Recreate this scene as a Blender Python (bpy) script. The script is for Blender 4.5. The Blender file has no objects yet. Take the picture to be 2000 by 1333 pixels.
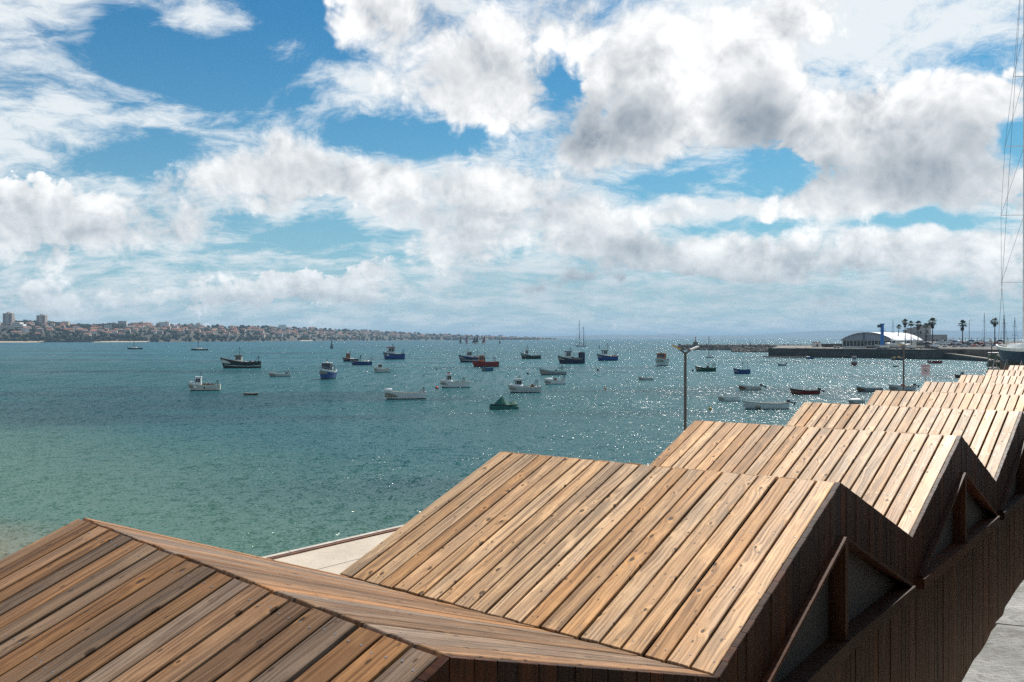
import bpy, bmesh, math, random
from math import radians as rad, sin, cos, pi
from mathutils import Vector, Matrix

# ------------------------------------------------------------------ camera, sky, sun, exposure
SC = bpy.context.scene
COL = SC.collection
F, HY, CZ = 1750.0, 661.0, 10.0          # focal length and horizon row in photograph pixels, eye height over the sea

cam_data = bpy.data.cameras.new('camera')
cam = bpy.data.objects.new('camera', cam_data)
COL.objects.link(cam)
cam.location = (0, 0, CZ)
cam.rotation_euler = (rad(90) - math.atan((666.5 - HY) / F), 0, 0)
cam_data.sensor_width = 36.0
cam_data.lens = F / 2000.0 * 36.0
cam_data.clip_start = 0.05
cam_data.clip_end = 200000
SC.camera = cam

SUN_AZ, SUN_EL = rad(33), rad(48)        # to the right of the view, high
SUN_DIR = Vector((sin(SUN_AZ) * cos(SUN_EL), cos(SUN_AZ) * cos(SUN_EL), sin(SUN_EL)))
sun_data = bpy.data.lights.new('sun', 'SUN')
sun_data.energy = 5.0
sun_data.angle = rad(0.53)
sun_data.color = (1.0, 0.955, 0.88)
sun = bpy.data.objects.new('sun', sun_data)
COL.objects.link(sun)
sun.rotation_euler = (-SUN_DIR).to_track_quat('-Z', 'Y').to_euler()

vs = SC.view_settings
SC.display_settings.display_device = 'sRGB'
vs.view_transform = 'Standard'
vs.look = 'None'
vs.exposure = 0.0
vs.gamma = 1.0
vs.use_curve_mapping = False
SC.cycles.use_denoising = False
SC.cycles.use_adaptive_sampling = True
SC.cycles.adaptive_threshold = 0.012
SC.cycles.adaptive_min_samples = 16
SC.cycles.max_bounces = 6
SC.cycles.diffuse_bounces = 3
SC.cycles.glossy_bounces = 3
SC.cycles.transmission_bounces = 4
SC.cycles.volume_bounces = 0
SC.cycles.sample_clamp_indirect = 6
SC.cycles.sample_clamp_direct = 60
SC.cycles.caustics_reflective = False
SC.cycles.caustics_refractive = False


# ---- a small expression layer over shader nodes
class S:
    def __init__(self, nt, sock): self.nt, self.s = nt, sock
    def _m(self, op, *o, clamp=False):
        n = self.nt.nodes.new('ShaderNodeMath'); n.operation = op; n.use_clamp = clamp
        for i, v in enumerate((self,) + o): setin(self.nt, n.inputs[i], v)
        return S(self.nt, n.outputs[0])
    def __add__(s, o): return s._m('ADD', o)
    __radd__ = __add__
    def __mul__(s, o): return s._m('MULTIPLY', o)
    __rmul__ = __mul__
    def __sub__(s, o): return s._m('SUBTRACT', o)
    def __rsub__(s, o): return (s * -1.0) + o
    def __truediv__(s, o): return s._m('DIVIDE', o)
    def __pow__(s, o): return s._m('POWER', o)
    def mx(s, o): return s._m('MAXIMUM', o)
    def mn(s, o): return s._m('MINIMUM', o)
    def abs(s): return s._m('ABSOLUTE')
    def sat(s): return s._m('ADD', 0.0, clamp=True)
    def exp(s): return s._m('EXPONENT')
    def sin(s): return s._m('SINE')
    def gt(s, o): return s._m('GREATER_THAN', o)
    def fract(s): return s._m('FRACT')
    def floor(s): return s._m('FLOOR')
    def ramp(s, a, b, c=0.0, d=1.0, smooth=True):
        n = s.nt.nodes.new('ShaderNodeMapRange'); n.interpolation_type = 'SMOOTHSTEP' if smooth else 'LINEAR'
        for i, v in enumerate((s, a, b, c, d)): setin(s.nt, n.inputs[i], v)
        return S(s.nt, n.outputs[0])


def setin(nt, inp, v):
    if isinstance(v, S): nt.links.new(v.s, inp)
    elif isinstance(v, (tuple, list)) and inp.type == 'RGBA' and len(v) == 3: inp.default_value = (*v, 1)
    else: inp.default_value = v


def node(nt, kind, ins=None, **props):
    n = nt.nodes.new(kind)
    for k, v in props.items(): setattr(n, k, v)
    for k, v in (ins or {}).items(): setin(nt, n.inputs[k], v)
    return n


def out(nt, n, k=0): return S(nt, n.outputs[k])


def vmath(nt, op, *a):
    n = nt.nodes.new('ShaderNodeVectorMath'); n.operation = op
    for i, v in enumerate(a):
        if i < 3 and not (op == 'SCALE' and i == 1): setin(nt, n.inputs[i], v)
        else: setin(nt, n.inputs['Scale'], v)
    return S(nt, n.outputs['Value' if op in ('DOT_PRODUCT', 'LENGTH', 'DISTANCE') else 'Vector'])


def comb(nt, x, y, z): return out(nt, node(nt, 'ShaderNodeCombineXYZ', {0: x, 1: y, 2: z}))


def sep(nt, v):
    n = node(nt, 'ShaderNodeSeparateXYZ', {0: v})
    return [S(nt, o) for o in n.outputs]


def noise(nt, v, scale=1.0, detail=2.0, rough=0.5, dist=0.0, lac=2.0, color=False, dim='3D', w=None):
    n = node(nt, 'ShaderNodeTexNoise', noise_dimensions=dim)
    if v is not None: setin(nt, n.inputs['Vector'], v)
    if w is not None: setin(nt, n.inputs['W'], w)
    for k, x in (('Scale', scale), ('Detail', detail), ('Roughness', rough), ('Distortion', dist), ('Lacunarity', lac)):
        setin(nt, n.inputs[k], x)
    return S(nt, n.outputs['Color' if color else 0])


def voro(nt, v, scale=1.0, detail=0.0, rough=0.5, feature='F1', rnd=1.0, dim='3D', outk='Distance', smooth=None):
    n = node(nt, 'ShaderNodeTexVoronoi', voronoi_dimensions=dim, feature=feature)
    setin(nt, n.inputs['Vector'], v)
    for k, x in (('Scale', scale), ('Detail', detail), ('Roughness', rough), ('Randomness', rnd)): setin(nt, n.inputs[k], x)
    if smooth is not None: n.inputs['Smoothness'].default_value = smooth
    return S(nt, n.outputs[outk])


def mixc(nt, f, a, b, blend='MIX'):
    n = nt.nodes.new('ShaderNodeMix'); n.data_type = 'RGBA'; n.blend_type = blend
    setin(nt, n.inputs[0], f); setin(nt, n.inputs[6], a); setin(nt, n.inputs[7], b)
    return S(nt, n.outputs[2])


def mixf(nt, f, a, b):
    n = nt.nodes.new('ShaderNodeMix'); n.data_type = 'FLOAT'
    setin(nt, n.inputs[0], f); setin(nt, n.inputs[2], a); setin(nt, n.inputs[3], b)
    return S(nt, n.outputs[0])


# ---- the sky: Nishita blue, a thin streaky layer, heaped cumulus lit from the sun's side
def azel(px, py):
    u, v = (px - 1000) / F, (HY - py) / F
    return math.atan(u), math.atan(v / math.hypot(1, u))


def blobs(nt, p, items, start=0.0):
    acc = start
    for cx, cy, rx, ry, w in items:
        a, e = azel(cx, cy)
        k = F * cos(a) ** 2
        ia, ie = F / rx * (1 / cos(a) ** 2) ** 0 , F / ry
        q = vmath(nt, 'MULTIPLY_ADD', p, (ia, ie, 0), (-a * ia, -e * ie, 0))
        d = vmath(nt, 'DOT_PRODUCT', q, q)
        g = S(nt, None)
        m = node(nt, 'ShaderNodeMath', {0: 0.3679, 1: d}, operation='POWER')
        n = node(nt, 'ShaderNodeMath', {0: out(nt, m), 1: w, 2: acc}, operation='MULTIPLY_ADD')
        acc = out(nt, n)
    return acc


COVER = .18
CUMULUS = [  # x, y, half width, half height (photograph pixels) and weight of each heap or gap
    (860, 90, 215, 130, 1.0), (950, 205, 130, 60, .8), (760, 60, 110, 80, .4), (690, 200, 90, 60, .3),
    (1230, 225, 150, 105, 1.0), (1190, 285, 120, 45, .5), (1290, 130, 90, 60, .5),
    (1460, 200, 140, 100, 1.0), (1420, 40, 330, 90, .8),
    (1800, 300, 190, 90, 1.0), (1870, 190, 100, 70, .9), (1700, 240, 110, 70, .6), (1780, 385, 150, 36, .5),
    (545, 300, 110, 80, 1.0), (520, 250, 55, 45, .6), (390, 345, 120, 45, .9), (660, 365, 130, 45, .7),
    (140, 420, 240, 75, 1.0), (330, 470, 110, 45, .6), (830, 355, 180, 45, .6),
    (960, 430, 170, 75, 1.0), (1190, 460, 130, 65, 1.0), (1040, 370, 90, 45, .5), (860, 480, 90, 45, .5), (1290, 510, 90, 22, .6),
    (1560, 395, 330, 32, .8), (1640, 510, 330, 45, .9), (1860, 475, 130, 36, .8), (1400, 480, 160, 30, .5), (1900, 560, 200, 30, .5), (1550, 585, 120, 18, .5),
    (700, 572, 190, 32, .8), (530, 530, 45, 28, .6), (250, 575, 230, 32, .7), (720, 515, 60, 22, .5), (50, 590, 90, 35, .4),
    (1120, 552, 65, 22, .9), (1210, 545, 18, 12, .9), (1258, 553, 12, 8, .8), (1020, 567, 50, 13, .7),
    (400, 120, 220, 130, -1.3), (760, 266, 140, 32, -1.1), (270, 305, 110, 34, -.8), (620, 462, 140, 34, -1.1),
    (1112, 150, 52, 60, -.8), (1500, 330, 95, 38, -.95), (1330, 352, 90, 18, -.8), (1800, 434, 120, 13, -.8), (1450, 440, 100, 13, -.8),
    (1990, 262, 40, 36, -1.2), (110, 230, 260, 120, -.7), (1760, 90, 190, 60, -.5), (1280, 585, 380, 34, -1.1), (450, 620, 600, 18, -.3), (520, 515, 170, 20, -.6),
]
SHADE = [  # the thick, shaded middles and bases of the heaps
    (1210, 245, 115, 72, .95), (1140, 280, 80, 34, .45), (1475, 228, 95, 58, .95), (1500, 270, 70, 26, .3), (1345, 200, 60, 90, -.5), (1340, 275, 50, 40, -.3), (880, 130, 110, 60, .32), (840, 170, 120, 40, .2), (1790, 330, 150, 50, .8), (1650, 330, 90, 45, .45),
    (1870, 235, 60, 45, .45), (550, 350, 110, 45, .42), (200, 450, 190, 45, .32), (845, 425, 50, 32, .55), (1235, 480, 80, 28, .75), (1090, 440, 60, 25, .4),
    (1180, 560, 360, 46, 1.0), (640, 592, 250, 14, .45), (250, 600, 250, 14, .4), (1700, 575, 320, 34, .7), (1350, 350, 120, 30, .3), (900, 480, 90, 22, .3), (1820, 400, 100, 25, .35),
]
THIN = [
    (90, 190, 280, 130, .42), (360, 45, 90, 30, .4), (440, 60, 120, 40, .5), (560, 105, 90, 34, .5), (640, 190, 170, 40, .6), (160, 60, 150, 60, .3),
    (380, 140, 190, 75, -1.7), (250, 60, 80, 70, -1.0), (590, 40, 90, 60, -1.4), (500, 215, 200, 30, .3), (230, 210, 130, 40, .3),
    (1750, 90, 240, 120, .22), (1400, 70, 300, 110, .7), (1640, 30, 300, 50, .4), (800, 390, 260, 80, .8), (1500, 420, 420, 60, .6), (1515, 330, 60, 36, -1.3), (620, 465, 140, 30, -1.2),
    (780, 268, 130, 30, -1.4), (1112, 150, 40, 50, -1.2), (270, 310, 110, 32, -1.1), (1000, 560, 1200, 70, .2), (1990, 260, 40, 36, -1.0), (1800, 434, 110, 14, -.9), (1450, 440, 90, 14, -.9), (1330, 355, 80, 18, -.9),
]


def make_world():
    w = bpy.data.worlds.new('World'); SC.world = w; w.use_nodes = True
    w.cycles.sampling_method = 'NONE'
    nt = w.node_tree; nt.nodes.clear()

    # billowing texture of the heaps along a direction
    def texture_group(fine):
        g = bpy.data.node_groups.new('cumulus_texture', 'ShaderNodeTree')
        g.interface.new_socket('Direction', in_out='INPUT', socket_type='NodeSocketVector')
        g.interface.new_socket('Value', in_out='OUTPUT', socket_type='NodeSocketFloat')
        gi, go = g.nodes.new('NodeGroupInput'), g.nodes.new('NodeGroupOutput')
        d = vmath(g, 'NORMALIZE', S(g, gi.outputs[0]))
        x, y, z = sep(g, d)
        st = z + 1.0
        q = comb(g, x / st, y / st, 0.0)              # conformal, no seam above the horizon
        wq = noise(g, q, 16.0, 2, .5, color=True, dim='2D')
        n1 = noise(g, q, 10.0, 10 if fine else 7, .63, .2, dim='2D')
        b1 = voro(g, vmath(g, 'MULTIPLY_ADD', wq, (.035, .035, 0), q), 19.0, 4.0 if fine else 3.0, .62, dim='2D')
        n2 = noise(g, vmath(g, 'MULTIPLY', d, (1, 1, 2.3)), 36.0, 6 if fine else 4, .6)
        low = z.ramp(.03, .19, 1.0, 0)
        v = (n1 - .5) * 1.40 + (.40 - b1) * .70 + (n2 - .43) * low * 1.4
        g.links.new(v.s, go.inputs[0])
        return g
    G_FINE, G_COARSE = texture_group(True), texture_group(False)

    def texture(v, g):
        n = nt.nodes.new('ShaderNodeGroup'); n.node_tree = g
        setin(nt, n.inputs[0], v)
        return S(nt, n.outputs[0])
    dirv = out(nt, nt.nodes.new('ShaderNodeTexCoord'), 'Generated')
    x, y, z = sep(nt, dirv)
    el = z.mx(0.0)
    ae = comb(nt, x._m('ARCTAN2', y), z._m('ARCSINE'), 0.0)
    warp = noise(nt, dirv, 9.0, 4, .6, color=True)
    p = vmath(nt, 'ADD', ae, vmath(nt, 'MULTIPLY_ADD', warp, (.085, .06, 0), (-.0425, -.03, 0)))
    t0 = texture(dirv, G_FINE)
    t1 = texture(vmath(nt, 'ADD', dirv, (SUN_DIR.x * .026, .002, SUN_DIR.z * .042)), G_COARSE)
    d0 = blobs(nt, p, CUMULUS, COVER) + t0
    soft = noise(nt, dirv, 5.0, 2, .5)
    alpha = d0.ramp(0.0, soft.ramp(.34, .60, .20, .85))
    relief = (t0 - t1).ramp(-.7, .6, -.44, .23, smooth=False)
    shade = blobs(nt, p, SHADE, 0.0) * (t0 * .6 + .95) + (d0 - .75).mx(0.0) * .16
    lum = (1.02 + relief * (1.0 - shade * .55) - shade * .70).mx(.28)
    # thin streaky layer on a plane high above
    zz = el + .26
    pl = comb(nt, x / zz, y / zz, 0.0)
    wn = noise(nt, pl, 1.4, 4, .6, color=True, dim='2D')
    pw = vmath(nt, 'MULTIPLY_ADD', wn, (.32, .32, 0), pl)
    rot = node(nt, 'ShaderNodeMapping', {'Vector': pw, 'Rotation': (0, 0, rad(-24)), 'Scale': (2.4, 3.4, 1)})
    s1 = noise(nt, out(nt, rot), 2.2, 10, .68, 0.0, dim='2D')
    thin = (blobs(nt, p, THIN, .36) + (s1 - .5) * 3.0).ramp(-.05, 1.1) * .93
    # Nishita
    sky = node(nt, 'ShaderNodeTexSky', sky_type='NISHITA')
    sky.sun_disc = False
    sky.sun_elevation = SUN_EL
    sky.sun_rotation = SUN_AZ
    sky.air_density = 1.0; sky.dust_density = .4; sky.ozone_density = 2.2
    hs = node(nt, 'ShaderNodeHueSaturation', {'Saturation': 1.3, 'Value': 1.0, 'Color': out(nt, sky)})
    blue = vmath(nt, 'MULTIPLY', out(nt, hs), (.23, .76, .83))
    K = 10.0                                          # the world runs at strength 0.1
    haze_c = (K * .44, K * .575, K * .665)
    c = mixc(nt, (el * -8.0).exp(), blue, (K * .36, K * .56, K * .70))
    c = mixc(nt, thin, c, (K * .90, K * .945, K * .965))
    c = mixc(nt, shade.mn(.8) * (el * -9.0).exp() * .9, c, (K * .34, K * .47, K * .56))
    grey = comb(nt, (lum * 1.05 - .07) * K, (lum * .98 + .01) * K, (lum * .89 + .105) * K)
    c = mixc(nt, alpha, c, grey)
    air = (el * -12.0).exp() * .70                    # bluish air towards the horizon
    c = mixc(nt, air, c, haze_c)
    below = z.ramp(-.02, .0, 1, 0)
    c = mixc(nt, below, c, (K * .10, K * .16, K * .18))
    bg = node(nt, 'ShaderNodeBackground', {'Color': c, 'Strength': .1})
    o = nt.nodes.new('ShaderNodeOutputWorld')
    nt.links.new(bg.outputs[0], o.inputs[0])


make_world()

# ------------------------------------------------------------------ helpers
RNG = random.Random(7)


def P(px, py, D):
    """the point at depth D seen at a photograph pixel"""
    return Vector(((px - 1000) / F * D, D, CZ - (py - HY) / F * D))


def sea(px, py):
    """the point of the sea surface seen at a photograph pixel"""
    D = CZ * F / (py - HY)
    return Vector(((px - 1000) / F * D, D, 0))


class MB:
    """collects faces of one part"""
    def __init__(self): self.v, self.f, self.m = [], [], []
    def add(self, verts, faces, mi=0):
        b = len(self.v); self.v += [tuple(p) for p in verts]
        for f in faces: self.f.append([b + i for i in f]); self.m.append(mi)
        return self
    def box(self, c, s, rz=0.0, mi=0, taper=1.0, M=None):
        x, y, z = s[0] / 2, s[1] / 2, s[2] / 2
        pts = []
        for k, t in ((-1, 1.0), (1, taper)):
            for i, j in ((-1, -1), (1, -1), (1, 1), (-1, 1)):
                p = Vector((i * x * t, j * y * t, k * z))
                if M is not None: p = M @ p
                p = Vector((p.x * cos(rz) - p.y * sin(rz), p.x * sin(rz) + p.y * cos(rz), p.z)) + Vector(c)
                pts.append(p)
        return self.add(pts, [(3, 2, 1, 0), (4, 5, 6, 7), (0, 1, 5, 4), (1, 2, 6, 5), (2, 3, 7, 6), (3, 0, 4, 7)], mi)
    def hexa(self, p8, mi=0):
        return self.add(p8, [(3, 2, 1, 0), (4, 5, 6, 7), (0, 1, 5, 4), (1, 2, 6, 5), (2, 3, 7, 6), (3, 0, 4, 7)], mi)
    def tube(self, a, b, r, r2=None, n=8, mi=0, cap=True):
        a, b = Vector(a), Vector(b); r2 = r if r2 is None else r2
        d = (b - a).normalized()
        u = d.orthogonal().normalized(); w = d.cross(u)
        pts = [c + (u * cos(2 * pi * i / n) + w * sin(2 * pi * i / n)) * q for c, q in ((a, r), (b, r2)) for i in range(n)]
        fs = [(i, (i + 1) % n, n + (i + 1) % n, n + i) for i in range(n)]
        if cap: fs += [tuple(range(n - 1, -1, -1)), tuple(range(n, 2 * n))]
        return self.add(pts, fs, mi)
    def beam(self, a, b, wid, hei, up=(0, 0, 1), mi=0):
        a, b = Vector(a), Vector(b); d = (b - a).normalized(); up = Vector(up)
        s = d.cross(up).normalized() * wid / 2; t = s.cross(d).normalized() * hei / 2
        return self.hexa([a - s - t, a + s - t, b + s - t, b - s - t, a - s + t, a + s + t, b + s + t, b - s + t], mi)
    def prism(self, poly, z0, z1, mi=0):
        n = len(poly)
        return self.add([(x, y, z0) for x, y in poly] + [(x, y, z1) for x, y in poly],
                        [tuple(range(n - 1, -1, -1)), tuple(range(n, 2 * n))] + [(i, (i + 1) % n, n + (i + 1) % n, n + i) for i in range(n)], mi)
    def grid(self, rows, mi=0, closed=False):
        n = len(rows[0]); b = []
        for r in rows: b += r
        fs = []
        for i in range(len(rows) - 1):
            for j in range(n - (0 if closed else 1)):
                k = (j + 1) % n
                fs.append((i * n + j, i * n + k, (i + 1) * n + k, (i + 1) * n + j))
        return self.add(b, fs, mi)
    def ball(self, c, r, n=8, m=6, mi=0, sq=(1, 1, 1), jit=0.0, rng=RNG):
        rows = []
        for i in range(m + 1):
            t = pi * i / m
            rows.append([Vector(c) + Vector((sin(t) * cos(2 * pi * j / n) * sq[0], sin(t) * sin(2 * pi * j / n) * sq[1], -cos(t) * sq[2])) * r * (1 + rng.uniform(-jit, jit)) for j in range(n)])
        return self.grid(rows, mi, closed=True)
    def mesh(self, name, mats, smooth=False):
        me = bpy.data.meshes.new(name)
        me.from_pydata([tuple(p) for p in self.v], [], self.f)
        for m in (mats if isinstance(mats, (list, tuple)) else [mats]): me.materials.append(m)
        if any(self.m): me.polygons.foreach_set('material_index', self.m)
        if smooth: me.polygons.foreach_set('use_smooth', [True] * len(me.polygons))
        me.validate(); me.update()
        return me
    def build(self, name, mats, parent=None, smooth=False, loc=None, rz=0.0, fix=False):
        me = self.mesh(name, mats, smooth)
        if fix:
            bm = bmesh.new(); bm.from_mesh(me); bmesh.ops.remove_doubles(bm, verts=bm.verts, dist=1e-4)
            bmesh.ops.recalc_face_normals(bm, faces=bm.faces); bm.to_mesh(me); bm.free()
        return place(name, me, parent, loc, rz)


def place(name, me, parent=None, loc=None, rz=0.0):
    o = bpy.data.objects.new(name, me); COL.objects.link(o)
    if loc is not None: o.location = loc
    if rz: o.rotation_euler = (0, 0, rz)
    if parent: o.parent = parent
    return o


def empty(name, loc=(0, 0, 0), rz=0.0):
    o = bpy.data.objects.new(name, None); COL.objects.link(o)
    o.location = loc; o.rotation_euler = (0, 0, rz); o.empty_display_size = .3
    return o


def tag(o, label=None, cat=None, group=None, kind=None):
    for k, v in (('label', label), ('category', cat), ('group', group), ('kind', kind)):
        if v: o[k] = v
    return o


def copy_tree(o, parent=None):
    c = o.copy(); COL.objects.link(c); c.parent = parent
    for ch in o.children: copy_tree(ch, c)
    return c


# ------------------------------------------------------------------ materials
def principled(name):
    m = bpy.data.materials.new(name); m.use_nodes = True
    nt = m.node_tree
    return m, nt, nt.nodes['Principled BSDF']


def paint(name, col, rough=.5, metal=0.0, var=.18, scale=3.0, dirt=None, dirt_amt=.5, spec=.5, bump=0.0, bscale=20.0, random_tint=0.0):
    """a painted or plain surface with blotchy variation and, if asked, dirt or rust in patches"""
    m, nt, b = principled(name)
    co = out(nt, nt.nodes.new('ShaderNodeTexCoord'), 'Object')
    inf = nt.nodes.new('ShaderNodeObjectInfo')
    co = vmath(nt, 'ADD', co, comb(nt, out(nt, inf, 'Random') * 37.0, out(nt, inf, 'Random') * 71.0, 0.0))
    n = noise(nt, co, scale, 5, .6)
    c = mixc(nt, n.ramp(.25, .75), tuple(x * (1 - var) for x in col), tuple(min(1, x * (1 + var)) for x in col))
    if random_tint:
        f = out(nt, inf, 'Random') * (2 * random_tint) + (1 - random_tint)
        c = mixc(nt, 1.0, c, comb(nt, f, f, f), 'MULTIPLY')
    if dirt:
        n2 = noise(nt, vmath(nt, 'MULTIPLY', co, (1, 1, .35)), scale * 2.3, 6, .65)
        c = mixc(nt, n2.ramp(.52, .72) * dirt_amt, c, dirt)
    setin(nt, b.inputs['Base Color'], c)
    setin(nt, b.inputs['Roughness'], n * .2 + (rough - .1))
    b.inputs['Metallic'].default_value = metal
    b.inputs['Specular IOR Level'].default_value = spec
    if bump:
        bn = node(nt, 'ShaderNodeBump', {'Strength': bump, 'Distance': .02, 'Height': noise(nt, co, bscale, 6, .65)})
        nt.links.new(bn.outputs[0], b.inputs['Normal'])
    return m


def make_wood(name):
    """weathered softwood board: x along the board, y across; the board's own tint comes from its object colour"""
    m, nt, b = principled(name)
    co = out(nt, nt.nodes.new('ShaderNodeTexCoord'), 'Object')
    inf = nt.nodes.new('ShaderNodeObjectInfo')
    rnd = out(nt, inf, 'Random')
    x, y, z = sep(nt, co)
    r2 = (rnd * 91.7).fract()
    x2 = x + rnd * 143.0; y2 = y + r2 * 57.0
    # knots: sparse points along the board
    kv = comb(nt, x2 * 3.0, y2 * 4.6, rnd * 9.0)
    kd = voro(nt, kv, 1.0, rnd=.95, dim='2D')
    kcell = sep(nt, voro(nt, kv, 1.0, rnd=.95, dim='2D', outk='Color'))
    has = kcell[0].gt(.45)
    size = kcell[1] * .055 + .030
    kn = (kd / size)
    infl = (kn * kn * -.10).exp() * has                       # grain swerves round a knot
    core = kn.ramp(.65, 1.25, 1, 0) * has
    halo = kn.ramp(1.0, 4.2, 1, 0) * has
    # grain
    wav = noise(nt, comb(nt, x2 * 1.3, y2 * 5.0, 0.0), 1.0, 3, .5, dim='2D')
    gy = y2 * 1.0 + (wav - .5) * .055 + infl * .030
    g1 = noise(nt, comb(nt, x2 * .9, gy * 62.0, rnd * 5.0), 1.0, 4, .62)
    g2 = noise(nt, comb(nt, x2 * 2.2, gy * 240.0, 0.0), 1.0, 2, .5, dim='2D')
    rings = ((gy * 210.0 + wav * 9.0).sin() * .5 + .5)
    grain = g1 * .62 + g2 * .26 + rings * .12
    blot = noise(nt, comb(nt, x2 * 1.6, y2 * 7.0, 3.0), 1.0, 5, .6)
    stain = noise(nt, comb(nt, x2 * .8 + 40.0, y2 * 3.0, 8.0), 1.0, 4, .6).ramp(.54, .70)
    base = out(nt, inf, 'Color')
    streak = noise(nt, comb(nt, x2 * .55, gy * 26.0, rnd * 3.0), 1.0, 3, .6)
    c = mixc(nt, grain.ramp(.32, .64), vmath(nt, 'MULTIPLY', base, (.44, .37, .31)), vmath(nt, 'SCALE', base, 1.28))
    c = mixc(nt, blot.ramp(.36, .70) * .6, c, vmath(nt, 'MULTIPLY', base, (1.22, 1.04, .84)))
    c = mixc(nt, streak.ramp(.48, .66) * .72, c, vmath(nt, 'MULTIPLY', base, (.40, .34, .28)))
    c = mixc(nt, stain * .7, c, vmath(nt, 'MULTIPLY', base, (.50, .50, .52)))
    c = mixc(nt, halo * .6, c, vmath(nt, 'MULTIPLY', base, (1.6, 1.42, 1.12)))
    dark_side = noise(nt, comb(nt, x2 * 9.0, y2 * 26.0, 1.0), 1.0, 2, .5).ramp(.42, .6)
    c = mixc(nt, halo * dark_side * .75, c, vmath(nt, 'MULTIPLY', base, (.42, .36, .30)))
    sv = comb(nt, x2 * 7.0, y2 * 13.0, 4.0)
    sd = voro(nt, sv, 1.0, rnd=1.0, dim='2D'); sc = sep(nt, voro(nt, sv, 1.0, rnd=1.0, dim='2D', outk='Color'))
    speck = (sd / (sc[1] * .07 + .05)).ramp(.6, 1.3, 1, 0) * sc[0].gt(.72)
    c = mixc(nt, speck * .8, c, (.06, .033, .018))
    pale = noise(nt, comb(nt, x2 * 2.3 + 9.0, y2 * 9.0, 6.0), 1.0, 4, .6).ramp(.50, .68)
    c = mixc(nt, pale * .6, c, vmath(nt, 'MULTIPLY', base, (1.65, 1.58, 1.46)))
    c = mixc(nt, core * .88, c, (.055, .030, .016))
    check = g2.ramp(.70, .78) * noise(nt, comb(nt, x2 * 1.1, y2 * 12.0, 2.0), 1.0, 2, .5).ramp(.5, .62)
    c = mixc(nt, check * .5, c, vmath(nt, 'SCALE', base, .3))
    setin(nt, b.inputs['Base Color'], c)
    setin(nt, b.inputs['Roughness'], grain * .22 + blot * .22 + .32)
    setin(nt, b.inputs['Specular IOR Level'], out(nt, inf, 'Alpha') * .42)
    h = grain * .6 - core * .5 + halo * .5 + blot * .5
    bn = node(nt, 'ShaderNodeBump', {'Strength': .55, 'Distance': .006, 'Height': h})
    nt.links.new(bn.outputs[0], b.inputs['Normal'])
    return m


def make_stone(name, c1, c2, rough=.85, scale=2.0, bump=.6, dist=.03):
    m, nt, b = principled(name)
    co = out(nt, nt.nodes.new('ShaderNodeTexCoord'), 'Object')
    n1 = noise(nt, co, scale, 8, .65)
    n2 = noise(nt, co, scale * 9, 5, .7)
    n3 = noise(nt, vmath(nt, 'ADD', co, (9, 3, 5)), scale * .5, 4, .6)
    c = mixc(nt, n1.ramp(.32, .68), c1, c2)
    c = mixc(nt, n2.ramp(.5, .75) * .35, c, tuple(v * .45 for v in c1))
    c = mixc(nt, n3.ramp(.5, .7) * .4, c, tuple(v * .62 for v in c1))
    setin(nt, b.inputs['Base Color'], c)
    b.inputs['Roughness'].default_value = rough
    bn = node(nt, 'ShaderNodeBump', {'Strength': bump, 'Distance': dist, 'Height': n1 * .6 + n2 * .4})
    nt.links.new(bn.outputs[0], b.inputs['Normal'])
    return m


def make_glass(name, col=(.03, .04, .045), rough=.08):
    m, nt, b = principled(name)
    b.inputs['Base Color'].default_value = (*col, 1)
    b.inputs['Roughness'].default_value = rough
    b.inputs['IOR'].default_value = 1.5
    return m


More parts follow.
